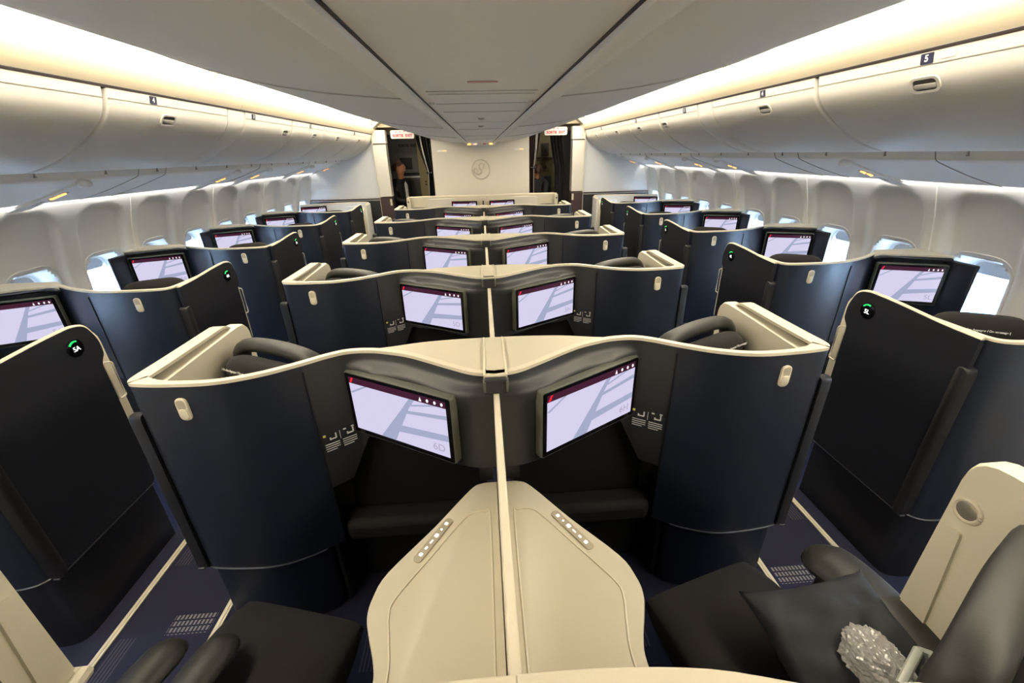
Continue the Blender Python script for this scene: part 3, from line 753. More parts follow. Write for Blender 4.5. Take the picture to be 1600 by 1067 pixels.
    # aisle side: wing panel with pale lining, bumper bar
    xo = xc-s_in*.002
    y1 = Y0+.080
    m = new(); prof = round_poly([(y1+.03, .60), (Y0+.665, .60), (Y0+.665, 1.122), (Y0+.50, 1.122), (y1+.03, 1.112)], [.0, .02, .075, .05, .0])
    m.loft([[(xo+s_in*.020, p.x, p.y) for p in prof], [(xo+s_in*.055, p.x, p.y) for p in prof], [(xo+s_in*.068, .985*p.x+.015*(Y0+.3), .985*p.y+.012) for p in prof]]); ln = m.build('wing_lining', 'liner', root, angle=50)
    m = new(); m.tube([(xo+s_in*.062, y1+.05, .905), (xo+s_in*.062, Y0+.62, .885)], .006, 6); m.build('lining_ridge', 'groove', ln)
    m = new()
    fl = round_poly([(Y0+.585, .62), (Y0+.650, .62), (Y0+.648, .92), (Y0+.610, .93)], .014)
    m.loft([[(xo+s_in*.060, p.x, p.y) for p in fl], [(xo+s_in*.076, p.x, p.y) for p in fl]])
    for zz in (.70, .79, .88): m.tube([(xo+s_in*.068, Y0+.42, zz), (xo+s_in*.069, Y0+.53, zz-.01)], .006, 6)
    m.tube([(xo+s_in*.06, Y0+.655, .615), (xo+s_in*.09, Y0+.655, .625), (xo+s_in*.09, Y0+.60, .625)], .018, 8)
    m.build('lining_flange', 'liner', ln)
    m = new(); yb_ = Y0+.085; xb_ = xo-s_in*.010
    prof = round_poly([(-.021, .345), (.021, .345), (.021, 1.03), (-.021, 1.03)], .020, 6)
    m.loft([[(xb_+s_in*.022, yb_+p.x, p.y) for p in prof], [(xb_-s_in*.012, yb_+p.x, p.y) for p in prof], [(xb_-s_in*.018, yb_+p.x*.75, .345+(p.y-.345)*.99+.004) for p in prof]]); m.build('bumper_bar', 'black', root, angle=50)
    m = new(); m.box((xb_-s_in*.004, yb_-.020, .350), (.022, .006, .008)); m.build('bumper_foot', 'silver', root, bevel=.002)
    # latch on the rear wall
    if kind == 'c': latch(root, sgn, .956, Y0+.046, 1.058, .05)
    else: latch(root, sgn, 1.845, Y0+.028, 1.065, 0)
    # sliding door on the aisle side of window suites
    if kind == 'w':
        dx = xc-.004
        out = [(Y0+.075, .355), (Y0+.56, .355), (Y0+.578, .375), (Y0+.585, .90), (Y0+.585, .985), (Y0+.612, 1.015), (Y0+.615, 1.08), (Y0+.585, 1.152), (Y0+.53, 1.166), (Y0+.40, 1.160), (Y0+.20, 1.142), (Y0+.075, 1.138)]
        poly = round_poly(out, [0, .02, .02, 0, .02, .015, .03, .05, .04, .05, .05, 0], 4)
        m = new(); m.loft([[(dx-.020, p.x, p.y) for p in poly], [(dx-.002, p.x, p.y) for p in poly]]); dr = m.build('door', 'door_black', root, angle=50)
        ed = [p for p in poly if p.x > Y0+.58 or p.y > 1.1]
        ed = [p for p in ed if p.y > .9]
        m = new(); m.tube([(dx-.012, p.x, p.y+.002) for p in ed], .0075, 6); m.build('door_trim', 'trim_cream', dr)
        m = new(); m.box((dx-.014, Y0+.33, .353), (.016, .46, .003)); m.build('door_sill', 'silver', dr)
        gp = round_poly([(Y0+.595, .98), (Y0+.635, .965), (Y0+.635, .80), (Y0+.597, .80)], .012)
        m = new(); m.tube([(dx-.012, p.x, p.y) for p in gp+gp[:1]], .004, 6); m.build('door_grip', 'trim_cream', dr)
        bc = f(Vector((dx-.020, Y0+.508, 1.088))); ux = Vector((0, -1 if sgn > 0 else 1, 0)); uz = Vector((0, 0, 1))
        if ux.cross(uz).x*sgn > 0: ux = -ux
        m = MB(); m.plate(bc, ux, uz, [(.036*math.cos(2*PI*k/24), .036*math.sin(2*PI*k/24)) for k in range(24)], -.001, .004, .006); bd = m.build('number_badge', 'glass_black', root)
        m = MB(); n = ux.cross(uz)
        pts = [bc+ux*.027*math.cos(a)+uz*.027*math.sin(a)+n*.005 for a in [PI*(.38+.42*k/10) for k in range(11)]]; m.tube(pts, .0035, 6); m.build('green_arc', 'badge_green', bd)
        badge = (bc+n*.0052, ux, uz, bd)
    else: badge = None
    # end wall and ledge
    if kind == 'w':
        m = new(); poly = [Vector((2.33, Y0+.19)), Vector((2.42, Y0+.20)), Vector((2.735, Y0+.06)), Vector((2.735, Y0+.30)), Vector((2.45, Y0+.30))]
        m.loft([[(p.x, p.y, ZR-.012) for p in poly], [(p.x, p.y, ZR+.008) for p in poly]]); m.build('ledge', 'cream', root, bevel=.004)
        m = new(); poly = [Vector((2.702, Y0+.050)), Vector((2.722, Y0-.085)), Vector((2.738, Y0-.085)), Vector((2.742, Y0+.10)), Vector((2.745, Y0+.3)), Vector((2.70, Y0+.3))]
        m.loft([[(p.x, p.y, .62) for p in poly], [(p.x, p.y, ZR-.014) for p in poly]]); m.build('end_panel', 'navy', root, bevel=.01)
        sc = screen(root, sgn, (2.37, Y0+.165), (2.70, Y0+.035), .845, 1.095, '', kind)
    else:
        lid = [(p.x, p.y+.012) for p in sub_path(rear, .43, .0)]
        far = [(v.x, v.y+Y0) for v in smooth_path([(.0, .300), (.12, .298), (.25, .286), (.36, .260), (.43, .247)], 4)]
        poly = lid+far[:-1]
        m = new(); m.loft([[(x, y, ZR-.02) for x, y in poly], [(x, y, ZR+.006) for x, y in poly]]); m.build('lid', 'cream', root, bevel=.003)
        sc = screen(root, sgn, (.525, Y0+.215), (.138, Y0-.012), .825, 1.078, '', kind)
        pictogram(root, sgn, .612, Y0+.135, .512, Y0+.200, .835)
    return root, sc, badge
NUMS = {}
def seat(kind, sgn, full=False):
    f = mirror(sgn); ax = (lambda X_: X_) if kind == 'c' else (lambda X_: 2.796-X_)
    fx = lambda p: f(Vector((ax(p.x), p.y, p.z)))
    root = thing('reclining_seat', '', 'seat', fx(Vector((.75, Y0+.55, 0))))
    c = Vector((.835, Y0+.335, 0)); w = Vector((.885, .465, 0)).normalized(); n = Vector((-.465, .885, 0)).normalized()
    def tf_(p): return fx(c+w*p.x+n*p.y+Vector((0, 0, p.z)))
    def new(): m = MB(); m.tf = tf_; return m
    win = kind == 'w'
    zt = 1.105 if kind == 'c' else 1.125
    hw = .205 if kind == 'c' else .170
    m = new(); rings = []; pw = hw*1.12 if kind == 'c' else hw; zp = zt-.145 if kind == 'c' else zt-.118
    for k in range(17):
        x = -pw+2*pw*k/16; e = max(.12, 1-abs(x/pw)**5)**.5
        rings.append([(x, -.01+.050*e*math.copysign(abs(math.cos(a))**.8, math.cos(a)), zp+.120*e*math.copysign(abs(math.sin(a))**.8, math.sin(a))) for a in [2*PI*k2/16 for k2 in range(16)]])
    m.loft(rings); hd = m.build('headrest', 'cloth', root)
    rr = .027 if kind == 'c' else .024
    m = new(); cx2 = [(-hw-.01, .045, zt-.14), (-hw-.015, .05, zt-.075), (-hw*.93, .05, zt-.030), (-hw*.62, .052, zt-.010), (0, .055, zt-.004), (hw*.62, .052, zt-.010), (hw*.93, .05, zt-.030), (hw+.015, .05, zt-.075), (hw+.01, .045, zt-.14)]
    if kind == 'c':
        m.tube(smooth_path([Vector(p) for p in cx2], 4), rr, 12, flat=1.3, up=(0, 1, 0)); m.build('leather_roll', 'leather', hd)
    ux = (tf_(Vector((1, 0, 0)))-tf_(Vector((0, 0, 0)))).normalized()
    if ux.x < 0: ux = -ux
    nn = (tf_(Vector((0, -1, 0)))-tf_(Vector((0, 0, 0)))).normalized(); up = nn.cross(ux).normalized()
    if up.z < 0: up = -up
    up = (up-nn*.35).normalized()
    o = tf_(Vector((.105, -.052, zt-.072) if kind == 'c' else (0, -.048, zt-.055)))
    text('| Au dos Appuyer / De message |', o+nn*.008, ux, up, .0115, 'headrest_print', 'print_white', hd, bold=.0003)
    # back and cushion
    m = new(); rings = []
    for z, y, t_ in ((.42, .07, .06), (.6, .02, .07), (.8, -.01, .07), (.92, -.01, .06), (zt-.13, .0, .05)):
        rings.append([(x*(1-.12*(abs(x)/.24)**4*0), y+t_*(math.copysign(abs(s_)**.6, s_)), z) for x, s_ in [(.24*math.copysign(abs(math.cos(a))**.5, math.cos(a)), math.sin(a)) for a in [2*PI*k/16 for k in range(16)]]])
    m.loft(rings); m.build('backrest', 'cloth_grey', root)
    if full:
        tf2 = None
        m = MB(); m.tf = fx
        a_, b_ = Vector((.66, .93)), Vector((.80, .42))      # front and rear middle of the cushion, row behind
        d = (a_-b_).normalized(); wv = Vector((-d.y, d.x))*-1
        rings = []
        L = (a_-b_).length
        for k in range(11):
            u = k/10; y_ = u*L; th = .075*(1-max(0, (u-.75)/.25)**2*.55); wd2 = .235*(1-.10*u**4)
            ctr = b_+d*y_
            rings.append([Vector((ctr.x+wv.x*cx3*wd2, ctr.y+wv.y*cx3*wd2+PITCH, .385+th*cz3)) for cx3, cz3 in [(math.copysign(abs(math.cos(q))**.45, math.cos(q)), math.copysign(abs(math.sin(q))**.6, math.sin(q))) for q in [2*PI*kk/20 for kk in range(20)]]])
        m.loft(rings); m.build('cushion', 'cloth', root)
        m = MB(); m.tf = fx
        if sgn > 0:
            # padded armrest on the aisle side, sloping to a rounded tip
            m.tube([(v.x, v.y+PITCH, v.z) for v in smooth_path([Vector((1.00, .46, .60)), Vector((1.01, .62, .605)), Vector((1.0, .76, .60)), Vector((.985, .84, .585)), Vector((.975, .885, .55))], 5)], [.078]*15+[.07, .066, .06, .05, .035, .02], 14, flat=.55)
            m.build('armrest', 'leather', root)
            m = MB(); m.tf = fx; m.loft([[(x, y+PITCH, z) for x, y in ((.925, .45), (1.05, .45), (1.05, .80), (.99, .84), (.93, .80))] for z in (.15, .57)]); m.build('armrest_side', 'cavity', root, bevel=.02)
        else:
            for q, xx in enumerate((.93, .79)):
                m = MB(); m.tf = fx
                m.tube([(v.x, v.y+PITCH, v.z) for v in smooth_path([Vector((xx+.06, .40, .53)), Vector((xx+.03, .60, .545)), Vector((xx, .75, .535)), Vector((xx-.01, .80, .50))], 5)], [.052]*11+[.048, .042, .034, .02, .012][:5], 12, flat=.6)
                m.build('armrest', 'leather', root)
    return root
ROWS = ['nearest to the camera', 'second from the camera', 'third from the camera', 'fourth from the camera', 'fifth from the camera']
COLN = {('w', -1): ('along the left windows', 'A'), ('c', -1): ('left of the centre line', 'D'), ('c', 1): ('right of the centre line', 'H'), ('w', 1): ('along the right windows', 'L')}
def all_kids():
    CH.clear()
    for o in bpy.data.objects:
        if o.parent: CH.setdefault(o.parent.name, []).append(o)
    for o in bpy.data.objects: CH.setdefault(o.name, [])
for kind, sgn in COLN:
    where, letter = COLN[(kind, sgn)]
    root, sc, badge = shell(kind, sgn)
    st = seat(kind, sgn)
    all_kids()
    base = root.location.copy(); sbase = st.location.copy()
    for k in range(-1 if kind == 'c' else 0, 5):
        if k == 0: r, s = root, st
        else:
            r = copy_tree(root); s = None
            r.location = base+Vector((0, PITCH*k, 0))
            if k > 0: s = copy_tree(st); s.location = sbase+Vector((0, PITCH*k, 0))
        num = '%d%s' % (6-k, letter)
        r['group'] = 'suite shells'
        extra = ', with %s monitor' % num if (kind == 'c' and k >= 0 and k < 2) else ''
        if k == -1: r['label'] = 'navy suite shell %s under the camera, cut by the bottom edge' % where
        else: r['label'] = 'navy suite shell %s, %s%s' % (where, ROWS[k], extra)
        if s:
            s['group'] = 'seats behind the shells'
            s['label'] = 'dark seat headrest %s, in the shell %s' % (where, ROWS[k])
        if k >= 0:
            d = Vector((0, PITCH*k, 0)); fr = [c for c in kids(r) if c.name.startswith('screen') and not c.name.startswith('screen_wall')][0]
            text(num, sc['o']+sc['ux']*sc['dw']*.40-sc['uz']*sc['dh']*.36+sc['n']*.0026+d, sc['ux'], sc['uz'], .040, 'seat_number', 'screen_number', fr, depth=.0002)
            if badge:
                bd = [c for c in kids(r) if c.name.startswith('number_badge')][0]
                text('%d%s' % (5-k, letter), badge[0]+d-badge[2]*.004, badge[1], badge[2], .026, 'badge_number', 'badge_text', bd, depth=.0003, bold=.0003)
# seats of the row in front of the camera
for sgn in (-1, 1):
    s = seat('c', sgn, True); s.location.y -= PITCH
    s['group'] = 'seats beside the console'
    s['label'] = 'dark cloth seat with armrest %s of the pale console at the bottom edge' % ('left' if sgn < 0 else 'right')
# round light in the lining of the wing at the bottom right
shr = [o for o in bpy.data.objects if o.get('label', '').startswith('navy suite shell right of the centre line under')][0]
def lin_x(): return 1.122-.068
m = MB(); xx = lin_x(); c = Vector((xx, .640, .985))
m.tube(arc(0, 0, .026, 0, 2*PI, 24, 0) and [(xx, c.y+.026*math.cos(a), c.z+.026*math.sin(a)) for a in [2*PI*k/24 for k in range(25)]], .006, 8); rg = m.build('reading_lamp', 'trim_cream', shr)
m = MB(); m.plate(c, (0, -1, 0), (0, 0, 1), [(.023*math.cos(2*PI*k/20), .023*math.sin(2*PI*k/20)) for k in range(20)], -.002, .005, .006); m.build('lamp_lens', 'button', rg)

# ------------------------------------------------------------------ centre dividers and consoles
dv = thing('centre_divider', '', 'divider', (0, Y0, 0), 'dividers on the centre line')
m = MB(); m.box((0, Y0-.40, .92), (.018, .80, .345)); m.build('panel', 'trim_cream', dv, bevel=.004)
m = MB(); poly = round_poly([(-.036, Y0-.002), (.036, Y0-.002), (.036, Y0+.288), (-.036, Y0+.288)], .006)
m.loft([[(p.x, p.y, ZR-.01) for p in poly], [(p.x, p.y, ZR+.011) for p in poly]]); m.build('cap', 'cream', dv, bevel=.003)
m = MB()
for sx_ in (-1, 1): m.box((sx_*.033, Y0+.14, ZR+.012), (.007, .285, .005))
m.build('cap_ridges', 'trim_cream', dv, bevel=.002)
m = MB(); m.box((0, Y0-.010, ZR-.018), (.070, .026, .048)); bk = m.build('bracket', 'charcoal', dv, bevel=.005)
m = MB()
for sx_ in (-1, 1): m.box((sx_*.034, Y0-.012, ZR-.016), (.008, .030, .034))
m.build('bracket_clips', 'bezel', bk, bevel=.002)
all_kids(); base = dv.location.copy()
for k in range(-1, 5):
    d = dv if k == 0 else copy_tree(dv)
    d.location = base+Vector((0, PITCH*k, 0))
    d['label'] = 'pale upright divider with a square cap on the centre line, %s' % (ROWS[k] if k >= 0 else 'cap at the bottom edge')
for o in [c for c in bpy.data.objects if c.name.startswith('panel') and c.parent and c.parent.name.startswith('centre_divider') and c.parent.location.y < .5]:
    bpy.data.objects.remove(o)
cs = thing('console_table', 'pale wedge shaped console table between the two seats at the bottom', 'console', (0, .6, 0))
edge = [(.02, 1.095), (.062, 1.092), (.10, 1.065), (.20, .925), (.31, .785), (.335, .72), (.338, .67), (.322, .62), (.300, .565), (.292, .52), (.300, .42), (.31, .30), (.31, .10)]
for sx_ in (-1, 1):
    m = MB(); half = smooth_path([Vector(p) for p in edge], 4)
    poly = [(sx_*.010, 1.095)]+[(sx_*p.x, p.y) for p in half]+[(sx_*.010, .10)]
    def ins(poly, k): return [((x-sx_*.16)*k+sx_*.16, (y-.6)*k+.6) for x, y in poly]
    m.loft([[(x, y, .700) for x, y in ins(poly, .985)], [(x, y, .712) for x, y in poly], [(x, y, .744) for x, y in poly], [(x, y, .750) for x, y in ins(poly, .985)]])
    tp = m.build('table_top', 'cream', cs, angle=50)
    m = MB(); line = smooth_path([Vector(p) for p in [(.035, .12), (.035, .5), (.036, .93), (.050, .962), (.085, .964), (.120, .935), (.20, .82), (.275, .71), (.285, .665), (.272, .60), (.262, .53), (.272, .40)]], 5)
    m.tube([(sx_*p.x, p.y, .7503) for p in line], .0026, 6); m.build('inlay_line', 'trim_cream', tp)
    m = MB(); a_, b_ = Vector((sx_*.236, .814, .751)), Vector((sx_*.160, .936, .751)); uy = (b_-a_).normalized(); ux = uy.cross(Vector((0, 0, 1))); o = (a_+b_)/2
    m.plate(o, ux, uy, rrect(.026, (b_-a_).length+.02, .013), -.002, .0025, .001); cp_ = m.build('control_strip', 'groove', tp)
    m = MB()
    for q, (w_, h_) in enumerate(((.010, .010), (.006, .010), (.004, .014), (.011, .012), (.006, .006), (.010, .010))):
        m.plate(o+uy*(-.058+.0235*q), ux, uy, rrect(w_, h_, .003), .002, .0035)
    m.build('lit_buttons', 'badge_text', cp_)
    m = MB(); low = [((x*1.03 if y < .7 else x*.9), y) for x, y in poly]
    m.loft([[(x*.97, y*.985+.005, .702) for x, y in poly], [(x*(1.25 if y < .62 else .95), y*.98, .30) for x, y in poly], [(x*(1.3 if y < .62 else .95), y*.98, .02) for x, y in poly]]); m.build('console_body', 'navy', cs, angle=50)

# ------------------------------------------------------------------ front consoles at the bulkhead
YF = Y0+5*PITCH
fc = thing('front_console', 'cream front console with two monitors below the emblem', 'console', (0, YF+.2, 0))
m = MB(); path = [Vector((p.x, p.y)) for p in smooth_path([(-1.10, YF+.02), (-1.09, YF+.10), (-.95, YF+.14), (-.5, YF+.16), (-.12, YF+.10), (0, YF+.09), (.12, YF+.10), (.5, YF+.16), (.95, YF+.14), (1.09, YF+.10), (1.10, YF+.02)], 5)]
ribbon(m, path, .05, 1.175, .03); m.build('rear_wall', 'cream', fc, angle=60)
m = MB(); m.tube([(p.x, p.y+.015, 1.178) for p in path], .016, 8); m.build('top_trim', 'trim_cream', fc)
m = MB(); m.box((0, YF+.33, .58), (2.12, .36, 1.16)); m.build('cabinet', 'bulkhead', fc, bevel=.02)
m = MB(); m.box((0, YF+.065, 1.08), (.075, .04, .17)); m.build('middle_post', 'cream', fc, bevel=.006)
m = MB(); m.box((0, YF+.043, 1.085), (.018, .006, .06)); m.build('post_slot', 'black', fc)
for sgn in (-1, 1):
    sc = screen(fc, sgn, (.475, YF+.08), (.090, YF+.02), .875, 1.118, '', 'f')
    text('1'+('D' if sgn < 0 else 'H'), sc['o']+sc['ux']*sc['dw']*.40-sc['uz']*sc['dh']*.36+sc['n']*.0026, sc['ux'], sc['uz'], .04, 'seat_number', 'screen_number', sc['frame'], depth=.0002)
    m = MB(); m.ball((sgn*1.10, YF+.0, 1.13), (.010, .008, .014)); m.build('end_button', 'black', fc)
for sgn in (-1, 1):
    f = mirror(sgn); side = 'left' if sgn < 0 else 'right'
    r = thing('front_side_console', 'white front console with one monitor below the plain %s bulkhead' % side, 'console', f(Vector((2.2, YF+.25, 0))), 'side consoles at the bulkhead')
    m = MB(); m.tf = f; path = [Vector((p.x, p.y)) for p in smooth_path([(1.72, YF-.10), (1.74, YF+.22), (1.80, YF+.34), (2.0, YF+.36), (2.3, YF+.30), (2.72, YF+.16)], 5)]
    ribbon(m, path, .05, 1.105, .03); m.build('rear_wall', 'bulkhead_white', r, angle=60)
    m = MB(); m.tf = f; m.tube([(p.x, p.y+.015, 1.108) for p in path], .014, 8); m.build('top_trim', 'trim_cream', r)
    m = MB(); m.tf = f; prof = round_poly([(YF-.16, .02), (YF-.06, .02), (YF-.06, 1.10), (YF-.16, 1.06)], [.0, .0, .05, .05]); m.loft([[(1.715, p.x, p.y) for p in prof], [(1.80, p.x, p.y) for p in prof]]); m.build('end_post', 'trim_cream', r, bevel=.015)
    m = MB(); m.tf = f; m.box((1.757, YF-.163, .86), (.03, .008, .28)); m.build('post_recess', 'latch_dark', r, bevel=.004)
    m = MB(); m.tf = f; m.box((1.757, YF-.166, .36), (.086, .02, .70)); m.build('post_kick', 'handle_grey', r, bevel=.004)
    m = MB(); m.tf = f; m.box((2.3, YF+.40, .53), (.82, .12, 1.06)); m.build('cabinet', 'bulkhead_white', r, bevel=.01)
    sc = screen(r, sgn, (2.36, YF+.225), (2.70, YF+.10), .86, 1.095, '', 'f')
    text('1'+('A' if sgn < 0 else 'L'), sc['o']+sc['ux']*sc['dw']*.40-sc['uz']*sc['dh']*.36+sc['n']*.0026, sc['ux'], sc['uz'], .04, 'seat_number', 'screen_number', sc['frame'], depth=.0002)

# ------------------------------------------------------------------ loose things on the near seats
def cushion(name, label, c, a, bdir, w, h, th, mname, cat):
    """A puffed rectangular pillow: centre, two side directions."""
    a, bdir = Vector(a).normalized(), Vector(bdir).normalized(); n = a.cross(bdir).normalized(); bdir = n.cross(a)
    m = MB(); N = 28
    for s_ in (-1, 1):
        vs_ = []
        for i_ in range(N+1):
            for j in range(N+1):
                u, v = i_/N*2-1, j/N*2-1
                puff = ((1-abs(u)**2.4)*(1-abs(v)**2.4))**.5
                pin = 1-.10*(1-abs(u)**2)*abs(v)**3; pin2 = 1-.10*(1-abs(v)**2)*abs(u)**3
                wr = .030*noise.noise(Vector((u*1.7+v, v*1.9, 3.1+s_)))+.016*abs(noise.noise(Vector((u*4-v*2, v*3, 7.7))))
                p = Vector(c)+a*u*w/2*pin2+bdir*v*h/2*pin+n*(s_*th/2*puff+wr*puff*s_)
                vs_.append(p)
        m.add(vs_, [(i_*(N+1)+j, i_*(N+1)+j+1, (i_+1)*(N+1)+j+1, (i_+1)*(N+1)+j) for i_ in range(N) for j in range(N)])
    o = m.build(name, mname)
    bm = bmesh.new(); bm.from_mesh(o.data); bmesh.ops.remove_doubles(bm, verts=bm.verts, dist=.0004); bmesh.ops.recalc_face_normals(bm, faces=bm.faces); bm.to_mesh(o.data); bm.free()
    return tag(o, label, cat)
cushion('pillow', 'dark wrinkled pillow leaning on the right near seat', (.845, .58, .585), (1, .02, .12), (.04, .92, .20), .36, .36, .12, 'pillow', 'pillow')
cushion('pillow', 'dark cushion at the bottom edge on the left near seat', (-.66, .42, .60), (.95, -.2, 0), (.15, .9, .35), .40, .30, .12, 'pillow', 'pillow')
m = MB(); 
rings = []
bm = bmesh.new(); bmesh.ops.create_icosphere(bm, subdivisions=5, radius=1)
for v in bm.verts:
    d = v.co.normalized(); k = 1+.16*noise.noise(d*2.1)+.14*abs(noise.noise(d*5.3))+.06*noise.noise(d*13)
    k += .10*abs(noise.noise(d*8.7)); v.co = Vector((d.x*.056*k, d.y*.078*k, d.z*.046*k))
me = bpy.data.meshes.new('plastic_bag'); bm.to_mesh(me); bm.free(); me.materials.append(MATS['plastic_clear'])
o = bpy.data.objects.new('plastic_bag', me); COL.objects.link(o); o.location = (.845, .52, .655); tag(o, 'crumpled clear plastic bag beside the dark pillow', 'bag')
root = thing('belt_buckle', 'grey plastic loop lying beside the crumpled plastic bag', 'buckle', (.86, .46, .70))
m = MB(); m.tube([(.80, .445, .73), (.85, .475, .735), (.895, .502, .735)], .009, 8, flat=.6); m.build('strap_bar', 'plastic_grey', root)
m = MB(); m.tube([(.895, .502, .735), (.915, .495, .73), (.915, .46, .73), (.935, .445, .73), (.91, .43, .73), (.88, .44, .73)], [.008, .010, .012, .012, .014, .010], 8, flat=.6); m.build('loop', 'plastic_grey', root)

# ------------------------------------------------------------------ people in the galley
def skin_body(name, verts, edges, radii, matname, parent, root_i=0, sub=2):
    me = bpy.data.meshes.new(name); off = parent_loc(parent)
    me.from_pydata([Vector(v)-off for v in verts], edges, []); me.materials.append(MATS[matname])
    o = bpy.data.objects.new(name, me); COL.objects.link(o); o.parent = parent
    sk = o.modifiers.new('skin', 'SKIN'); sk.use_smooth_shade = True
    for i_, r in enumerate(radii):
        sv = me.skin_vertices[0].data[i_]; sv.radius = r if isinstance(r, tuple) else (r, r); sv.use_root = (i_ == root_i)
    s2 = o.modifiers.new('sub', 'SUBSURF'); s2.levels = sub; s2.render_levels = sub
    return o

def chain(V, E_, R, start, pts):
    """append points (x,y,z,r) to a skeleton from vertex index start; returns the last index"""
    prev = start
    for p in pts:
        V.append(p[:3]); R.append(p[3]); E_.append((prev, len(V)-1)); prev = len(V)-1
    return prev
def person(label, loc, face, arms, skin_parts=True, hair=True, bun=True, lean=0.0, height=1.0):
    """Standing figure. face: unit direction the person looks at; arms: per side list of elbow, wrist, hand direction."""
    L0 = Vector(loc); F = Vector((*face, 0)).normalized(); S = Vector((F.y, -F.x, 0))      # S: the person's right
    root = thing('person', label, 'person', loc)
    P = lambda s_, f_, z: L0+S*s_*height+F*f_*height+Vector((0, 0, z*height))
    V, E_, R = [], [], []
    def put(p, r, link=None):
        V.append(tuple(p)); R.append(r)
        if link is not None: E_.append((link, len(V)-1))
        return len(V)-1
    pel = put(P(0, 0, .95), (.125, .085)); wa = put(P(0, .01, 1.10), (.105, .075), pel); ch = put(P(0, .02, 1.25), (.115, .075), wa); nb = put(P(0, .0, 1.41), (.045, .048), ch)
    h0 = put(P(0, .015, 1.49), (.052, .055), nb); h1 = put(P(0, .03, 1.555), (.070, .085), h0); h2 = put(P(0, .02, 1.615), (.074, .090), h1); h3 = put(P(0, .01, 1.67), (.05, .06), h2)
    put(P(0, .115, 1.575), (.012, .014), h1)                    # nose
    for s_ in (-1, 1): put(P(s_*.080, .01, 1.58), (.010, .016), h1)   # ears
    jk = dict(V=[tuple(P(0, 0, .90)), tuple(P(0, .01, 1.10)), tuple(P(0, .02, 1.27)), tuple(P(0, .0, 1.40))], E=[(0, 1), (1, 2), (2, 3)], R=[(.165, .12), (.150, .112), (.165, .120), (.105, .085)])
    for s_, (el, wr, hd) in zip((-1, 1), arms):
        sh_ = put(P(s_*.15, .0, 1.335), (.040, .040), ch); e = put(P(*el), (.040, .040), sh_); w_ = put(P(*wr), (.027, .027), e)
        hv = Vector(hd).normalized(); palm = Vector(P(*wr))+(S*hv.x+F*hv.y+Vector((0, 0, hv.z)))*.055
        pl = put(palm, (.034, .020), w_); dirv = (palm-Vector(P(*wr))).normalized(); side = dirv.cross(Vector((0, 0, 1)));
        if side.length < .1: side = S.copy()
        side.normalize()
        for q, ln in zip((-1.5, -.5, .5, 1.5), (.070, .082, .078, .060)):
            a_ = put(palm+dirv*.035+side*.016*q, (.009, .009), pl); b_ = put(palm+dirv*(.035+ln*.5)+side*.018*q-Vector((0, 0, .006)), (.0085, .0085), a_); put(palm+dirv*(.03+ln)*.9+side*.018*q-Vector((0, 0, .022)), (.007, .007), b_)
        a_ = put(palm-dirv*.01+side*.034*-s_, (.010, .010), pl); put(palm+dirv*.030+side*.050*-s_, (.008, .008), a_)
        i0 = len(jk['V']); jk['V'] += [tuple(P(s_*.165, .0, 1.365)), tuple(P(*el)), tuple(Vector(P(*el)).lerp(Vector(P(*wr)), .80))]; jk['E'] += [(2, i0), (i0, i0+1), (i0+1, i0+2)]; jk['R'] += [(.080, .078), (.058, .058), (.043, .043)]
    tr_ = dict(V=[tuple(P(0, 0, .96))], E=[], R=[(.155, .115)])
    for s_ in (-1, 1):
        hp = put(P(s_*.085, 0, .88), (.085, .085), pel); kn = put(P(s_*.09, .01, .50), (.055, .055), hp); an = put(P(s_*.09, -.02, .09), (.036, .036), kn); put(P(s_*.10, .13, .035), (.036, .028), an)
        i0 = len(tr_['V']); tr_['V'] += [tuple(P(s_*.085, 0, .86)), tuple(P(s_*.09, .01, .50)), tuple(P(s_*.09, -.01, .10))]; tr_['E'] += [(0, i0), (i0, i0+1), (i0+1, i0+2)]; tr_['R'] += [(.102, .102), (.075, .075), (.06, .06)]
    skin_body('body', V, E_, R, 'skin', root)
    j_ = skin_body('jacket', jk['V'], jk['E'], jk['R'], 'uniform', root)
    skin_body('trousers', tr_['V'], tr_['E'], tr_['R'], 'uniform', root)
    m = MB()
    for s_ in (-1, 1): m.ball(P(s_*.032, .098, 1.592), .009, 8, 6)
    m.build('eyes', 'black', root)
    m = MB(); m.tube([P(-.025, .105, 1.525), P(0, .113, 1.523), P(.025, .105, 1.525)], .005, 6); m.build('mouth', 'hair', root)
    m = MB(); rings = []
    for k in range(9):
        a = PI*k/8*.70
        rings.append([P(.094*math.sin(a)*math.cos(t_), -.012+.112*math.sin(a)*math.sin(t_)-.012*k/8, 1.60+.105*math.cos(a)-.02*math.sin(t_)*0) if not (math.sin(t_) > .2 and k > 5) else P(.092*math.sin(PI*.4)*math.cos(t_), .085*math.sin(t_), 1.655) for t_ in [2*PI*q/18 for q in range(18)]])
    m.loft(rings, caps=False)
    if bun: m.ball(P(0, -.115, 1.60), (.045, .045, .045))
    m.build('hair', 'hair', root)
    # blouse showing at the open jacket and a pale lanyard card
    m = MB(); m.loft([[P(x, (.128 if z < 1.35 else .085)-.02*abs(x)/.05, z) for x in (-w_, 0, w_)]+[P(x, .06, z) for x in (w_, 0, -w_)] for z, w_ in ((1.0, .05), (1.15, .052), (1.30, .045), (1.38, .03))]); m.build('blouse', 'blouse', root)
    m = MB(); c = P(.0, .136, 1.06); m.plate(c, S*-1, (0, 0, 1), rrect(.055, .085, .006), 0, .004); m.build('card', 'sign_white', root)
    return root
person('person in a dark jacket with tied brown hair standing in the left doorway, looking right', (-1.40, 7.85, 0), (.92, -.40),
       [((-.20, -.02, 1.08), (-.06, .20, 1.06), (.6, .5, -.2)), ((.20, -.02, 1.09), (.07, .20, 1.04), (-.6, .5, -.2))], height=.985)
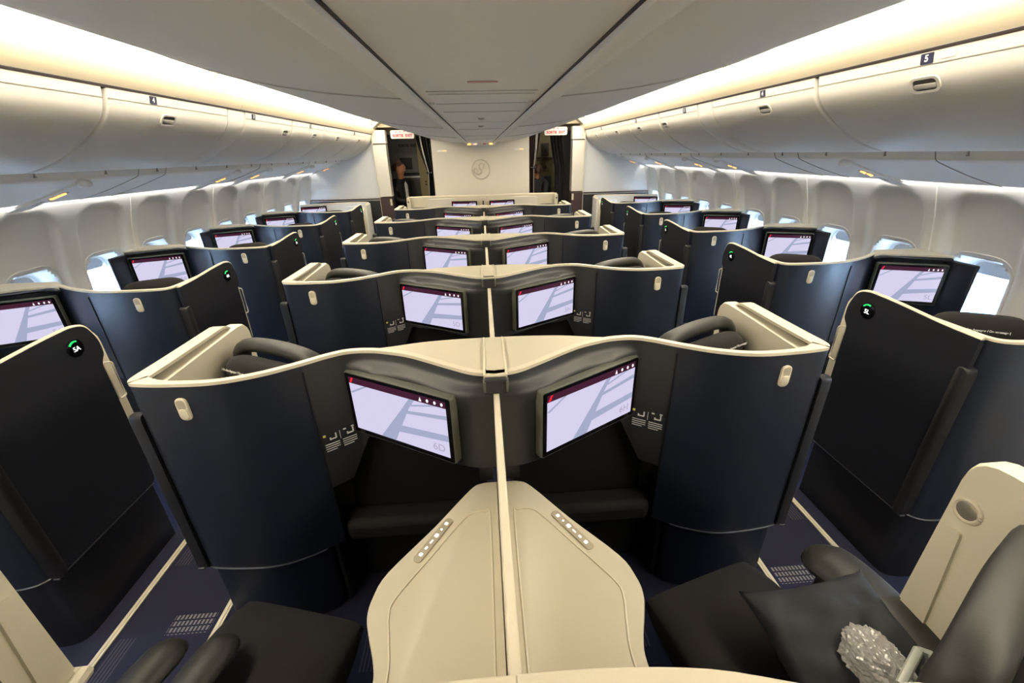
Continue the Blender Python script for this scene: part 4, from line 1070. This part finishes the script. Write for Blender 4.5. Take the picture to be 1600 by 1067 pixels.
person('person in a dark uniform with one bare forearm, half hidden by the right curtain', (.955, 7.85, 0), (-.25, .97),
       [((-.20, .02, 1.10), (-.05, .22, 1.15), (.3, .9, .1)), ((.13, -.17, 1.32), (.06, -.19, 1.08), (0, .2, -1))], bun=False, height=.93)

# ------------------------------------------------------------------ outside
m = MB(); m.box((0, 5, -5.0), (240, 200, .2)); structure(m.build('ground_apron', 'apron', smooth=False))
root = thing('terminal_building', 'white terminal building seen through the left windows', 'building', (-26, 5, -4.9))
m = MB(); m.box((-30, 5, 1.5), (8, 90, 12.8)); m.build('walls', 'terminal', root)
for q in range(22):
    m = MB(); m.box((-25.95, -30+q*3.6, -1.2), (.2, 2.8, 1.6)); m.build('window', 'terminal_glass', root)
    m = MB(); m.box((-25.95, -30+q*3.6, -3.9), (.2, 1.2, 2.0)); m.build('door', 'terminal_glass', root)
def vehicle(name, label, cat, loc, L, H, W, nose, rz):
    root = thing(name, label, cat, loc); R = Matrix.Rotation(rz, 4, 'Z'); l0 = Vector(loc)
    tf = lambda p: l0+R @ p
    m = MB(); m.tf = tf
    prof = round_poly([(-L/2, .35), (L/2, .35), (L/2+nose*.15, .95), (L/2-nose*.25, 1.15), (L/2-nose, H), (-L/2, H)], .16)
    m.loft([[(p.x, y, p.y) for p in prof] for y in (-W/2, W/2)]); m.build('body', 'truck_white', root, bevel=.06)
    for s_ in (-1, 1):
        for q in range(3):
            x0 = L/2-nose*1.05-1.25*(q+.5)-.1
            m = MB(); m.tf = tf; m.box((x0, s_*(W/2+.005), H-.62), (1.0, .03, .62)); m.build('side_window', 'truck_glass', root, bevel=.01)
        for x0 in (-L*.32, L*.30):
            m = MB(); m.tf = tf; m.tube([(x0, s_*(W/2-.2), .36), (x0, s_*(W/2+.03), .36)], .36, 20, up=(0, 0, 1)); m.build('wheel', 'tyre', root)
    a, c = Vector((L/2-nose*.25, 0, 1.15)), Vector((L/2-nose, 0, H)); d = (c-a)
    m = MB(); m.tf = tf; n_ = Vector((-d.z, 0, d.x)).normalized()*-1
    o = a+d*.5+n_*.02
    m.loft([[o+d*u*.40+Vector((0, v*W*.42, 0))+n_*t_ for u, v in ((-1, -1), (1, -1), (1, 1), (-1, 1))] for t_ in (-.02, .02)]); m.build('windscreen', 'truck_glass', root)
vehicle('white_van', 'white van with blue windows, farther forward outside the right windows', 'van', (17.5, 17.5, -4.9), 6.2, 2.5, 2.1, 1.1, 0.25)
vehicle('airport_truck', 'large white truck outside the nearest right window', 'truck', (15.8, 11.4, -4.9), 6.5, 3.2, 2.4, 1.7, PI+.35)
root = thing('distant_building', 'blue grey building on the horizon beyond the right windows', 'building', (60, 30, -4.9))
m = MB(); m.box((62, 35, -2.5), (10, 110, 4.8)); m.build('walls', 'terminal', root)
for q in range(12):
    m = MB(); m.box((56.9, -8+q*8, -2.4), (.3, 6, 2.6)); m.build('window', 'terminal_glass', root)
